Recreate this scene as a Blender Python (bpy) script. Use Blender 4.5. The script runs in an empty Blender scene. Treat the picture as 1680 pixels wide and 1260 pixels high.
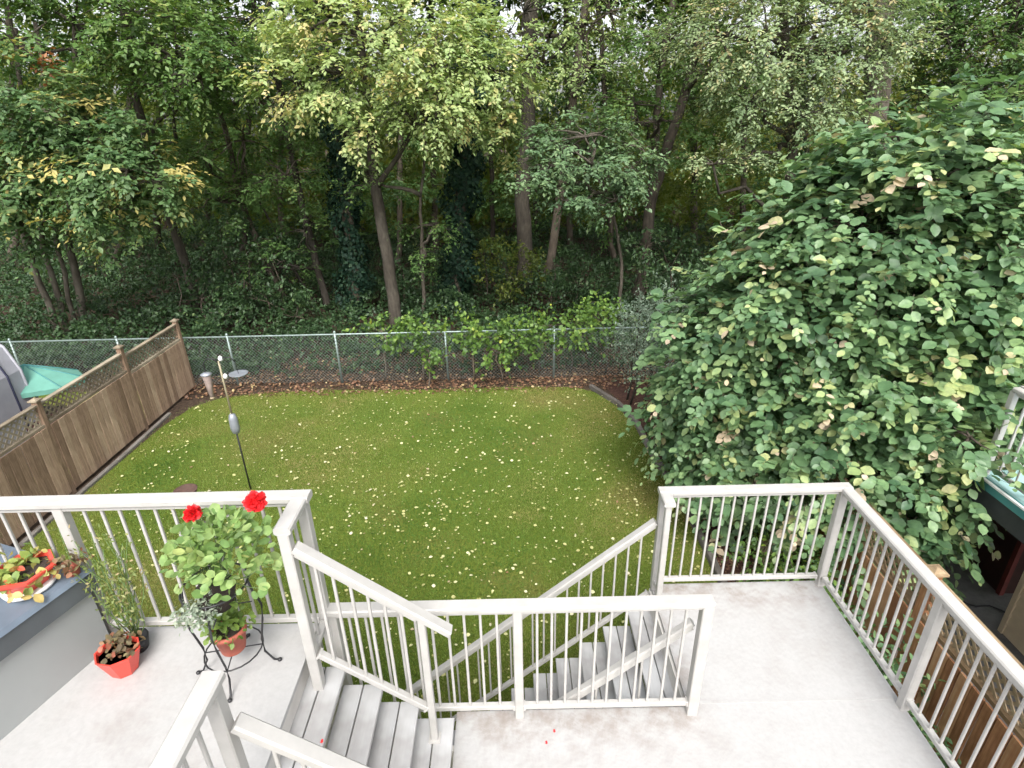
import bpy, math, random
import numpy as np
from mathutils import Matrix, Vector

# ------------------------------------------------------------------ camera, sky, sun, exposure
scene = bpy.context.scene
COL = scene.collection
PI = math.pi
CAM_H, PITCH, ROLL, FPX = 3.874, 0.431, 0.023, 948.3        # surveyed from the photograph
cam_data = bpy.data.cameras.new('camera')
cam_data.sensor_fit = 'HORIZONTAL'
cam_data.sensor_width = 36.0
cam_data.lens = 36.0 * FPX / 1680.0
cam_data.clip_start = 0.05
cam_data.clip_end = 600
cam = bpy.data.objects.new('camera', cam_data)
COL.objects.link(cam)
cam.matrix_world = Matrix.Translation((0, 0, CAM_H)) @ Matrix.Rotation(PI / 2 - PITCH, 4, 'X') @ Matrix.Rotation(-ROLL, 4, 'Z')
scene.camera = cam

SUN_EL, SUN_AZ = math.radians(50), math.radians(176)          # azimuth clockwise from +y: behind and right of the camera
world = bpy.data.worlds.new('World')
scene.world = world
world.use_nodes = True
wn, wl = world.node_tree.nodes, world.node_tree.links
bg = wn['Background']
sky = wn.new('ShaderNodeTexSky')
sky.sky_type = 'NISHITA'
sky.sun_disc = False
sky.sun_elevation = SUN_EL
sky.sun_rotation = SUN_AZ
sky.air_density = 1.0
sky.dust_density = 4.0
sky.ozone_density = 1.0
hs = wn.new('ShaderNodeHueSaturation')                        # cloud cover: the same sky with most of its blue taken out
hs.inputs['Saturation'].default_value = 0.22
wl.new(sky.outputs[0], hs.inputs['Color'])
wl.new(hs.outputs[0], bg.inputs['Color'])
bg.inputs['Strength'].default_value = 0.15

sun_d = bpy.data.lights.new('sun', 'SUN')
sun_d.energy = 1.5
sun_d.angle = math.radians(25)
sun_d.color = (1.0, 0.96, 0.9)
sun = bpy.data.objects.new('sun', sun_d)
COL.objects.link(sun)
sd = Vector((math.sin(SUN_AZ) * math.cos(SUN_EL), math.cos(SUN_AZ) * math.cos(SUN_EL), math.sin(SUN_EL)))
sun.rotation_euler = sd.to_track_quat('Z', 'Y').to_euler()
sun.location = sd * 40

vs = scene.view_settings
vs.view_transform = 'Standard'
vs.look = 'None'
vs.exposure = 1.2
vs.gamma = 1.0
vs.use_curve_mapping = False
cy = scene.cycles
cy.max_bounces = 6
cy.diffuse_bounces = 4
cy.glossy_bounces = 2
cy.transmission_bounces = 4
cy.transparent_max_bounces = 8
cy.use_denoising = True
cy.use_adaptive_sampling = True
cy.adaptive_threshold = 0.03
cy.sample_clamp_indirect = 6

G = -2.0            # lawn level; the lower deck floor is z = 0
U = 0.865           # upper deck floor
H = 1.067           # guard height
rng = np.random.default_rng(7)
random.seed(7)
_c, _s, _cr, _sr = math.cos(PITCH), math.sin(PITCH), math.cos(ROLL), math.sin(ROLL)


def P(u, v, y):
    """world point at distance y for a measured direction of the photograph (survey helper)"""
    a, b = (u - 840) / FPX, (630 - v) / FPX
    a, b = a * _cr + b * _sr, -a * _sr + b * _cr
    t = y / (_c + b * _s)
    return np.array((a * t, y, CAM_H + (-_s + b * _c) * t))


# ------------------------------------------------------------------ materials
def new_mat(name):
    m = bpy.data.materials.new(name)
    m.use_nodes = True
    return m, m.node_tree.nodes, m.node_tree.links, m.node_tree.nodes['Principled BSDF']


def ramp(n, stops):
    r = n.new('ShaderNodeValToRGB')
    e = r.color_ramp.elements
    while len(e) < len(stops):
        e.new(0.5)
    for k, (p, c) in enumerate(stops):
        e[k].position = p
        e[k].color = (*c, 1)
    return r


def noise(n, l, scale, detail=6, rough=0.6, vec=None, stretch=None, coord='Object'):
    t = n.new('ShaderNodeTexNoise')
    t.inputs['Scale'].default_value = scale
    t.inputs['Detail'].default_value = detail
    t.inputs['Roughness'].default_value = rough
    tc = n.new('ShaderNodeTexCoord')
    if stretch:
        mp = n.new('ShaderNodeMapping')
        mp.inputs['Scale'].default_value = stretch
        l.new(tc.outputs[coord], mp.inputs['Vector'])
        l.new(mp.outputs[0], t.inputs['Vector'])
    else:
        l.new(tc.outputs[coord], t.inputs['Vector'])
    return t


def bump(n, l, p, h, strength=0.3, dist=0.01):
    b = n.new('ShaderNodeBump')
    b.inputs['Strength'].default_value = strength
    b.inputs['Distance'].default_value = dist
    l.new(h, b.inputs['Height'])
    l.new(b.outputs[0], p.inputs['Normal'])


def mix(n, l, fac, a, b, mode='MIX'):
    x = n.new('ShaderNodeMix')
    x.data_type = 'RGBA'
    x.blend_type = mode
    for sock, v in ((x.inputs['Factor'], fac), (x.inputs['A'], a), (x.inputs['B'], b)):
        if isinstance(v, (int, float)):
            sock.default_value = v
        elif isinstance(v, tuple):
            sock.default_value = (*v, 1)
        else:
            l.new(v, sock)
    return x.outputs['Result']


def mat_plain(name, col, rough=0.6, vary=0.12, scale=9, bumps=0.15, metal=0.0, spec=0.5, coord='Object'):
    m, n, l, p = new_mat(name)
    t = noise(n, l, scale, coord=coord)
    lo = tuple(c * (1 - vary) for c in col)
    hi = tuple(min(1, c * (1 + vary)) for c in col)
    r = ramp(n, [(0.3, lo), (0.7, hi)])
    l.new(t.outputs['Fac'], r.inputs[0])
    l.new(r.outputs[0], p.inputs['Base Color'])
    p.inputs['Roughness'].default_value = rough
    p.inputs['Metallic'].default_value = metal
    p.inputs['Specular IOR Level'].default_value = spec
    if bumps:
        t2 = noise(n, l, scale * 6, coord=coord)
        bump(n, l, p, t2.outputs['Fac'], bumps, 0.004)
    return m


def mat_wood(name, cols, grain=(14, 14, 1.2), rough=0.8, bumps=0.4):
    """weathered boards: each board its own shade (object random), grain along z, stains"""
    m, n, l, p = new_mat(name)
    t = noise(n, l, 3.0, 8, 0.65, stretch=grain)
    r = ramp(n, [(0.25, cols[0]), (0.55, cols[1]), (0.8, cols[2])])
    oi = n.new('ShaderNodeObjectInfo')
    ad = n.new('ShaderNodeMath')
    ad.operation = 'MULTIPLY_ADD'
    ad.inputs[1].default_value = 0.5
    l.new(oi.outputs['Random'], ad.inputs[0])
    sb = n.new('ShaderNodeMath')
    sb.operation = 'SUBTRACT'
    l.new(t.outputs['Fac'], sb.inputs[0])
    sb.inputs[1].default_value = 0.25
    l.new(sb.outputs[0], ad.inputs[2])
    l.new(ad.outputs[0], r.inputs[0])
    st = noise(n, l, 1.7, 4, 0.6, coord='Object')
    rs = ramp(n, [(0.42, (0.55, 0.52, 0.5)), (0.62, (1, 1, 1))])
    l.new(st.outputs['Fac'], rs.inputs[0])
    l.new(mix(n, l, 0.7, r.outputs[0], rs.outputs[0], 'MULTIPLY'), p.inputs['Base Color'])
    p.inputs['Roughness'].default_value = rough
    p.inputs['Specular IOR Level'].default_value = 0.25
    bump(n, l, p, t.outputs['Fac'], bumps, 0.006)
    return m


def mat_leaf(name, stops, trans=0.32, rough=0.5, spec=0.4, boost=1.5):
    """leaves: 'tone' is each leaf's own colour along a ramp; thin, so part of the light passes through"""
    m, n, l, p = new_mat(name)
    at = n.new('ShaderNodeAttribute')
    at.attribute_name = 'tone'
    r = ramp(n, stops)
    l.new(at.outputs['Fac'], r.inputs[0])
    nz = noise(n, l, 22, 3, 0.6)
    rz = ramp(n, [(0.3, (0.78, 0.8, 0.8)), (0.7, (1.2, 1.18, 1.1))])
    l.new(nz.outputs['Fac'], rz.inputs[0])
    r = type('o', (), {'outputs': [mix(n, l, 1.0, r.outputs[0], rz.outputs[0], 'MULTIPLY')]})
    l.new(r.outputs[0], p.inputs['Base Color'])
    p.inputs['Roughness'].default_value = rough
    p.inputs['Specular IOR Level'].default_value = spec
    tr = n.new('ShaderNodeBsdfTranslucent')
    l.new(mix(n, l, 1.0, r.outputs[0], (boost, boost * 1.02, boost * 0.55), 'MULTIPLY'), tr.inputs['Color'])
    ms = n.new('ShaderNodeMixShader')
    ms.inputs[0].default_value = trans
    l.new(p.outputs[0], ms.inputs[1])
    l.new(tr.outputs[0], ms.inputs[2])
    l.new(ms.outputs[0], n['Material Output'].inputs['Surface'])
    return m


M = {}
M['paint'] = mat_plain('white_rail_paint', (0.405, 0.393, 0.375), 0.42, 0.10, 7, 0.05)
M['tread'] = mat_wood('grey_painted_boards', [(0.40, 0.405, 0.415), (0.45, 0.455, 0.46), (0.49, 0.495, 0.50)], (10, 1.0, 10), 0.65, 0.15)
M['fascia'] = mat_plain('deck_fascia', (0.52, 0.50, 0.47), 0.7, 0.15, 4)
M['black_metal'] = mat_plain('black_wire', (0.02, 0.02, 0.022), 0.45, 0.2, 20, 0)
M['galv'] = mat_plain('galvanised_pipe', (0.24, 0.30, 0.285), 0.45, 0.2, 6, 0.1, 0.5)
M['wire'] = mat_plain('fence_wire', (0.20, 0.24, 0.23), 0.5, 0.2, 6, 0, 0.4)
M['fence'] = mat_wood('weathered_fence_boards', [(0.235, 0.158, 0.11), (0.42, 0.295, 0.21), (0.54, 0.41, 0.30)])
M['fence_rail'] = mat_wood('weathered_fence_rail', [(0.20, 0.165, 0.12), (0.31, 0.26, 0.19), (0.38, 0.33, 0.25)], (14, 1.2, 14))
M['cedar'] = mat_wood('cedar_boards', [(0.28, 0.13, 0.065), (0.46, 0.235, 0.12), (0.55, 0.34, 0.20)])
M['cedar_rail'] = mat_wood('cedar_rail', [(0.22, 0.15, 0.085), (0.33, 0.245, 0.15), (0.42, 0.33, 0.22)], (14, 1.2, 14))
M['terracotta'] = mat_plain('terracotta', (0.38, 0.10, 0.065), 0.7, 0.15, 14)
M['red_plastic'] = mat_plain('red_plastic', (0.62, 0.065, 0.045), 0.35, 0.08, 8, 0.03)
M['white_plastic'] = mat_plain('white_plastic', (0.75, 0.75, 0.74), 0.4, 0.05, 8, 0)
M['soil'] = mat_plain('potting_soil', (0.035, 0.025, 0.02), 0.95, 0.5, 60, 0.8)
M['lid'] = mat_plain('slate_lid', (0.115, 0.145, 0.185), 0.42, 0.2, 3, 0.1)
M['lid_band'] = mat_plain('slate_lid_band', (0.075, 0.085, 0.092), 0.5, 0.2, 3, 0.1)
M['box_grey'] = mat_plain('grey_cabinet', (0.29, 0.303, 0.30), 0.55, 0.05, 2, 0.05)
M['bark'] = mat_wood('grey_brown_bark', [(0.05, 0.044, 0.036), (0.105, 0.092, 0.073), (0.165, 0.145, 0.118)], (6, 6, 1.5), 0.9, 0.9)
M['bark_dark'] = mat_wood('dark_bark', [(0.045, 0.039, 0.031), (0.10, 0.082, 0.064), (0.155, 0.13, 0.103)], (6, 6, 1.5), 0.9, 0.9)
M['canvas_teal'] = mat_plain('teal_canvas', (0.10, 0.26, 0.21), 0.8, 0.12, 4)
M['canvas_grey'] = mat_plain('grey_canvas', (0.33, 0.33, 0.37), 0.8, 0.12, 3)
M['navy'] = mat_plain('navy_piping', (0.02, 0.022, 0.05), 0.7, 0.1, 5, 0)
M['dark_brown'] = mat_plain('dark_brown_panel', (0.045, 0.018, 0.014), 0.5, 0.25, 5)
M['red_brown'] = mat_plain('red_brown_post', (0.16, 0.035, 0.03), 0.6, 0.2, 6)
M['tan_siding'] = mat_plain('tan_siding', (0.60, 0.50, 0.35), 0.7, 0.1, 5)
M['teal_floor'] = mat_plain('teal_deck_floor', (0.36, 0.56, 0.56), 0.5, 0.08, 5)
M['teal_trim'] = mat_plain('teal_trim', (0.06, 0.22, 0.22), 0.5, 0.1, 5)
M['black_beam'] = mat_plain('black_beam', (0.03, 0.031, 0.038), 0.5, 0.2, 5)
M['edging'] = mat_wood('grey_edging_timber', [(0.10, 0.09, 0.08), (0.17, 0.155, 0.14), (0.24, 0.22, 0.20)], (14, 1.2, 14))
M['stone'] = mat_plain('tan_stone', (0.34, 0.27, 0.18), 0.8, 0.2, 9, 0.4)
M['rust'] = mat_plain('rusty_bowl', (0.075, 0.04, 0.03), 0.7, 0.4, 14, 0.3)
M['grey_pink'] = mat_plain('pinkish_concrete', (0.33, 0.27, 0.27), 0.8, 0.15, 9, 0.3)
M['clear_red'] = mat_plain('seed_tube', (0.30, 0.235, 0.215), 0.3, 0.3, 12, 0)
M['pewter'] = mat_plain('pewter_dish', (0.30, 0.32, 0.36), 0.4, 0.15, 8, 0, 0.4)
M['brass_pole'] = mat_plain('bleached_pole', (0.26, 0.23, 0.15), 0.5, 0.2, 12, 0)
M['petal'] = mat_plain('red_petals', (0.72, 0.02, 0.025), 0.5, 0.2, 40, 0)
M['stem'] = mat_plain('green_stem', (0.10, 0.16, 0.05), 0.6, 0.2, 30, 0)

# deck vinyl with traffic grime
m, n, l, p = new_mat('deck_vinyl')
t1 = noise(n, l, 1.1, 8, 0.66)
t2 = noise(n, l, 4.2, 8, 0.72)
t3 = noise(n, l, 34, 4, 0.6)
r1 = ramp(n, [(0.44, (0, 0, 0)), (0.68, (1, 1, 1))])
r2 = ramp(n, [(0.40, (0.06, 0.06, 0.06)), (0.66, (1, 1, 1))])
l.new(t1.outputs['Fac'], r1.inputs[0])
l.new(t2.outputs['Fac'], r2.inputs[0])
gr = mix(n, l, r1.outputs[0], (0.02, 0.02, 0.02), r2.outputs[0])
tc = n.new('ShaderNodeTexCoord')
sx = n.new('ShaderNodeSeparateXYZ')
l.new(tc.outputs['Object'], sx.inputs[0])


def mrange(src, a, b):
    q = n.new('ShaderNodeMapRange')
    q.interpolation_type = 'SMOOTHSTEP'
    q.inputs['From Min'].default_value, q.inputs['From Max'].default_value = a, b
    l.new(src, q.inputs['Value'])
    return q.outputs['Result']


def math2(op, a, b):
    q = n.new('ShaderNodeMath')
    q.operation = op
    q.use_clamp = True
    for k, v in enumerate((a, b)):
        if isinstance(v, float):
            q.inputs[k].default_value = v
        else:
            l.new(v, q.inputs[k])
    return q.outputs[0]


far_edge = mrange(sx.outputs['Y'], 2.25, 2.85)                 # dirt trodden in along the outer edge and the landing edge
land_edge = math2('MULTIPLY', mrange(sx.outputs['Y'], 0.9, 1.65), mrange(sx.outputs['X'], 0.35, 0.0))
ed = math2('MULTIPLY', math2('MAXIMUM', far_edge, math2('MULTIPLY', land_edge, 0.85)), mrange(t2.outputs['Fac'], 0.38, 0.68))
gr = math2('MAXIMUM', math2('MULTIPLY', gr, 0.55), ed)
c1 = mix(n, l, gr, (0.40, 0.396, 0.393), (0.235, 0.195, 0.168))
r3 = ramp(n, [(0.3, (0.90, 0.90, 0.90)), (0.65, (1, 1, 1))])
l.new(t3.outputs['Fac'], r3.inputs[0])
l.new(mix(n, l, 1.0, c1, r3.outputs[0], 'MULTIPLY'), p.inputs['Base Color'])
p.inputs['Roughness'].default_value = 0.55
bump(n, l, p, t3.outputs['Fac'], 0.08, 0.003)
M['vinyl'] = m

# lawn soil-and-thatch sheet
m, n, l, p = new_mat('lawn_turf')
t1 = noise(n, l, 0.42, 5, 0.6)
t2 = noise(n, l, 26, 6, 0.7)
r1 = ramp(n, [(0.32, (0.075, 0.115, 0.016)), (0.52, (0.11, 0.145, 0.024)), (0.70, (0.15, 0.135, 0.042))])
l.new(t1.outputs['Fac'], r1.inputs[0])
r2 = ramp(n, [(0.3, (0.5, 0.5, 0.5)), (0.7, (1.25, 1.25, 1.2))])
l.new(t2.outputs['Fac'], r2.inputs[0])
l.new(mix(n, l, 1.0, r1.outputs[0], r2.outputs[0], 'MULTIPLY'), p.inputs['Base Color'])
p.inputs['Roughness'].default_value = 0.9
p.inputs['Specular IOR Level'].default_value = 0.1
bump(n, l, p, t2.outputs['Fac'], 0.6, 0.02)
M['turf'] = m


def mat_ground(name, cols, s1, s2, bs=0.7):
    m, n, l, p = new_mat(name)
    t1 = noise(n, l, s1, 6, 0.7)
    t2 = noise(n, l, s2, 6, 0.75)
    r1 = ramp(n, [(0.3, cols[0]), (0.5, cols[1]), (0.72, cols[2])])
    l.new(t2.outputs['Fac'], r1.inputs[0])
    r2 = ramp(n, [(0.3, (0.7, 0.7, 0.7)), (0.7, (1.2, 1.2, 1.2))])
    l.new(t1.outputs['Fac'], r2.inputs[0])
    l.new(mix(n, l, 1.0, r1.outputs[0], r2.outputs[0], 'MULTIPLY'), p.inputs['Base Color'])
    p.inputs['Roughness'].default_value = 0.95
    p.inputs['Specular IOR Level'].default_value = 0.1
    bump(n, l, p, t2.outputs['Fac'], bs, 0.03)
    return m


M['forest_soil'] = mat_ground('forest_soil', [(0.03, 0.022, 0.016), (0.065, 0.046, 0.034), (0.12, 0.085, 0.06)], 0.5, 14)
M['mulch'] = mat_ground('bark_mulch', [(0.03, 0.017, 0.013), (0.08, 0.043, 0.034), (0.145, 0.085, 0.068)], 1.5, 22)
M['concrete'] = mat_ground('patio_concrete', [(0.15, 0.145, 0.14), (0.19, 0.185, 0.18), (0.23, 0.225, 0.215)], 0.8, 9, 0.15)

# leaf kinds
M['leaf_pale'] = mat_leaf('pale_maple_leaves', [(0.0, (0.135, 0.215, 0.08)), (0.45, (0.26, 0.36, 0.15)), (0.8, (0.39, 0.47, 0.21)), (1.0, (0.54, 0.48, 0.23))], 0.35)
M['leaf_mid'] = mat_leaf('mid_green_leaves', [(0.0, (0.05, 0.11, 0.03)), (0.5, (0.105, 0.19, 0.055)), (0.9, (0.19, 0.27, 0.085)), (1.0, (0.36, 0.37, 0.13))], 0.35)
M['leaf_deep'] = mat_leaf('deep_green_leaves', [(0.0, (0.04, 0.09, 0.035)), (0.5, (0.08, 0.155, 0.06)), (0.85, (0.15, 0.23, 0.09)), (0.95, (0.36, 0.36, 0.13)), (1.0, (0.46, 0.40, 0.15))], 0.3)
M['leaf_blue'] = mat_leaf('blue_green_leaves', [(0.0, (0.07, 0.133, 0.07)), (0.5, (0.126, 0.21, 0.105)), (1.0, (0.224, 0.308, 0.14))], 0.28)
M['leaf_grey'] = mat_leaf('grey_green_leaves', [(0.0, (0.12, 0.19, 0.10)), (0.5, (0.21, 0.295, 0.16)), (0.9, (0.33, 0.40, 0.22)), (1.0, (0.46, 0.40, 0.22))], 0.3)
M['leaf_olive'] = mat_leaf('sunlit_olive_leaves', [(0.0, (0.07, 0.11, 0.022)), (0.5, (0.13, 0.165, 0.035)), (1.0, (0.24, 0.25, 0.06))], 0.45)
M['leaf_bright'] = mat_leaf('bright_vine_leaves', [(0.0, (0.0575, 0.115, 0.0287)), (0.5, (0.115, 0.207, 0.046)), (0.85, (0.207, 0.299, 0.0575)), (1.0, (0.3795, 0.414, 0.069))], 0.3)
M['ivy'] = mat_leaf('ivy_leaves', [(0.0, (0.008, 0.024, 0.015)), (0.6, (0.015, 0.042, 0.026)), (1.0, (0.032, 0.065, 0.034))], 0.12, 0.6, 0.2)
M['leaf_orange'] = mat_leaf('orange_leaves', [(0.0, (0.30, 0.11, 0.05)), (1.0, (0.45, 0.20, 0.08))], 0.3)
M['bush'] = mat_leaf('broad_bush_leaves', [(0.0, (0.055, 0.12, 0.06)), (0.4, (0.112, 0.205, 0.098)), (0.68, (0.185, 0.295, 0.14)), (0.84, (0.30, 0.39, 0.17)), (0.94, (0.45, 0.48, 0.22)), (1.0, (0.56, 0.45, 0.34))], 0.24, 0.45, 0.5)
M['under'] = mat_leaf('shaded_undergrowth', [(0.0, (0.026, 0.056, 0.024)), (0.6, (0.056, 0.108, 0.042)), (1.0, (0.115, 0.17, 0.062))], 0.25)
M['silver'] = mat_leaf('silver_shrub_leaves', [(0.0, (0.085, 0.13, 0.095)), (0.5, (0.15, 0.205, 0.16)), (1.0, (0.27, 0.32, 0.26))], 0.2)
M['geranium'] = mat_leaf('geranium_leaves', [(0.0, (0.13, 0.23, 0.08)), (0.5, (0.24, 0.36, 0.13)), (0.92, (0.36, 0.46, 0.20)), (1.0, (0.46, 0.40, 0.12))], 0.3)
M['lavender'] = mat_leaf('grey_trailing_leaves', [(0.0, (0.16, 0.21, 0.16)), (1.0, (0.34, 0.38, 0.32))], 0.2)
M['potgreen'] = mat_leaf('pot_plant_leaves', [(0.0, (0.08, 0.14, 0.03)), (1.0, (0.20, 0.29, 0.07))], 0.3)
M['wilted'] = mat_leaf('wilted_leaves', [(0.0, (0.12, 0.09, 0.06)), (0.6, (0.20, 0.17, 0.09)), (1.0, (0.34, 0.12, 0.08))], 0.2)
M['coleus'] = mat_leaf('mixed_pale_leaves', [(0.0, (0.12, 0.22, 0.06)), (0.5, (0.30, 0.36, 0.10)), (0.75, (0.45, 0.40, 0.15)), (1.0, (0.55, 0.12, 0.07))], 0.25)
M['weed'] = mat_leaf('wispy_leaves', [(0.0, (0.14, 0.19, 0.06)), (0.7, (0.25, 0.29, 0.10)), (1.0, (0.40, 0.30, 0.20))], 0.35)
M['grass'] = mat_leaf('grass_blades', [(0.0, (0.07, 0.155, 0.032)), (0.4, (0.148, 0.235, 0.052)), (0.7, (0.225, 0.265, 0.082)), (1.0, (0.31, 0.26, 0.125))], 0.25, 0.6, 0.2)
M['fallen'] = mat_leaf('fallen_yellow_leaves', [(0.0, (0.32, 0.31, 0.11)), (0.35, (0.46, 0.45, 0.20)), (0.75, (0.60, 0.59, 0.34)), (0.9, (0.64, 0.61, 0.44)), (1.0, (0.28, 0.15, 0.08))], 0.1)
M['litter'] = mat_leaf('leaf_litter', [(0.0, (0.10, 0.05, 0.03)), (0.6, (0.22, 0.12, 0.075)), (0.9, (0.42, 0.33, 0.17)), (1.0, (0.60, 0.52, 0.28))], 0.1)


# ------------------------------------------------------------------ mesh helpers
WLOC = {}


class MB:
    def __init__(s):
        s.v, s.f = [], []

    def add(s, vs_, fs):
        k = len(s.v)
        s.v.extend([tuple(map(float, q)) for q in vs_])
        s.f.extend([tuple(i + k for i in f) for f in fs])
        return s

    def hexa(s, b, t):
        """bottom ring and top ring of any equal count"""
        k = len(b)
        fs = [tuple(range(k - 1, -1, -1)), tuple(range(k, 2 * k))]
        fs += [(i, (i + 1) % k, k + (i + 1) % k, k + i) for i in range(k)]
        return s.add(list(b) + list(t), fs)

    def box(s, c, d):
        x, y, z = c
        a, b, h = d[0] / 2, d[1] / 2, d[2] / 2
        ring = [(-a, -b), (a, -b), (a, b), (-a, b)]
        return s.hexa([(x + i, y + j, z - h) for i, j in ring], [(x + i, y + j, z + h) for i, j in ring])

    def prism(s, poly, z0, z1):
        return s.hexa([(x, y, z0) for x, y in poly], [(x, y, z1) for x, y in poly])

    def beam(s, A, B, w, h, ch=0.0):
        """bar from A to B, w wide sideways, h tall, chamfered long edges"""
        A, B = np.array(A, float), np.array(B, float)
        d = B - A
        d /= np.linalg.norm(d)
        side = np.cross(d, (0, 0, 1))
        side = side / np.linalg.norm(side) if np.linalg.norm(side) > 1e-4 else np.array((1.0, 0, 0))
        up = np.cross(side, d)
        a, b = w / 2, h / 2
        if ch:
            pr = [(-a + ch, -b), (a - ch, -b), (a, -b + ch), (a, b - ch), (a - ch, b), (-a + ch, b), (-a, b - ch), (-a, -b + ch)]
        else:
            pr = [(-a, -b), (a, -b), (a, b), (-a, b)]
        return s.hexa([A + side * i + up * j for i, j in pr], [B + side * i + up * j for i, j in pr])

    def tube(s, pts, rad, seg=8, cap=True):
        pts = np.array(pts, float)
        rad = np.broadcast_to(np.array(rad, float), (len(pts),))
        T = np.gradient(pts, axis=0)
        T /= np.linalg.norm(T, axis=1)[:, None] + 1e-9
        ref = np.array((0, 0, 1.0)) if abs(T[0][2]) < 0.9 else np.array((1.0, 0, 0))
        vs_, fs = [], []
        for i, (q, t) in enumerate(zip(pts, T)):
            a = np.cross(t, ref)
            a /= np.linalg.norm(a) + 1e-9
            b = np.cross(t, a)
            ref = b if False else ref
            for k in range(seg):
                w = 2 * PI * k / seg
                vs_.append(q + rad[i] * (math.cos(w) * a + math.sin(w) * b))
        for i in range(len(pts) - 1):
            for k in range(seg):
                k2 = (k + 1) % seg
                fs.append((i * seg + k, i * seg + k2, (i + 1) * seg + k2, (i + 1) * seg + k))
        if cap:
            fs.append(tuple(range(seg - 1, -1, -1)))
            fs.append(tuple((len(pts) - 1) * seg + k for k in range(seg)))
        return s.add(vs_, fs)

    def lathe(s, c, prof, seg=16, rot=0.0, oval=1.0):
        """profile [(r, z)...] spun about a vertical axis at c"""
        vs_, fs = [], []
        for r, z in prof:
            for k in range(seg):
                w = rot + 2 * PI * k / seg
                vs_.append((c[0] + r * math.cos(w), c[1] + r * oval * math.sin(w), c[2] + z))
        for i in range(len(prof) - 1):
            for k in range(seg):
                k2 = (k + 1) % seg
                fs.append((i * seg + k, i * seg + k2, (i + 1) * seg + k2, (i + 1) * seg + k))
        fs.append(tuple(range(seg - 1, -1, -1)))
        fs.append(tuple((len(prof) - 1) * seg + k for k in range(seg)))
        return s.add(vs_, fs)

    def ring(s, c, R, r, seg=20, ts=6):
        pts = [(c[0] + R * math.cos(2 * PI * k / seg), c[1] + R * math.sin(2 * PI * k / seg), c[2]) for k in range(seg + 1)]
        return s.tube(pts, r, ts, False)

    def build(s, name, mat, parent=None, smooth=False):
        v = np.array(s.v)
        lo, hi = v.min(0), v.max(0)
        c = (lo + hi) / 2
        if parent is None:
            c[2] = lo[2]
        me = bpy.data.meshes.new(name)
        me.from_pydata([tuple(q) for q in (v - c)], [], s.f)
        me.materials.append(M[mat])
        if smooth:
            me.polygons.foreach_set('use_smooth', [True] * len(me.polygons))
        return place(name, me, c, parent)


def place(name, me, loc, parent=None, rot=None):
    o = bpy.data.objects.new(name, me)
    COL.objects.link(o)
    base = WLOC.get(parent.name, np.zeros(3)) if parent else np.zeros(3)
    o.location = tuple(np.array(loc, float) - base)
    if rot:
        o.rotation_euler = rot
    if parent:
        o.parent = parent
    WLOC[o.name] = np.array(loc, float)
    return o


def tag(o, label=None, cat=None, group=None, kind=None):
    for k, v in (('label', label), ('category', cat), ('group', group), ('kind', kind)):
        if v:
            o[k] = v
    return o


def thing(name, loc, label, cat, group=None):
    o = bpy.data.objects.new(name, None)
    o.empty_display_size = 0.2
    COL.objects.link(o)
    o.location = tuple(map(float, loc))
    WLOC[o.name] = np.array(loc, float)
    return tag(o, label, cat, group)


# leaf templates: x across, y along, z out of the blade
T_DIAMOND = (np.array([(0, 0, 0), (0.5, 0.45, 0.12), (0, 1, -0.1), (-0.5, 0.45, 0.12)]), [(0, 1, 2), (0, 2, 3)])
T_LEAF = (np.array([(0, 0, 0), (0.36, 0.22, 0.07), (0.5, 0.52, 0.09), (0.28, 0.83, 0.03), (0, 1, -0.08), (-0.28, 0.83, 0.03), (-0.5, 0.52, 0.09), (-0.36, 0.22, 0.07), (0, 0.5, 0.0)]),
          [(0, 1, 8), (1, 2, 8), (2, 3, 8), (3, 4, 8), (4, 5, 8), (5, 6, 8), (6, 7, 8), (7, 0, 8)])
_a = np.linspace(0, 2 * PI, 10, endpoint=False) - PI / 2 + 0.31
T_ROUND = (np.vstack([np.array([(0.5 * math.cos(w) * (1 if i % 2 else 0.9), 0.5 + 0.5 * math.sin(w) * (1 if i % 2 else 0.9), 0.12) for i, w in enumerate(_a)]), [(0, 0.42, 0.0)]]),
           [(i, (i + 1) % 10, 10) for i in range(10)])
T_BLADE = (np.array([(-0.5, 0, 0), (0.5, 0, 0), (0, 1, 0.25)]), [(0, 1, 2)])


def unit(a):
    return a / (np.linalg.norm(a, axis=-1, keepdims=True) + 1e-9)


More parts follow.
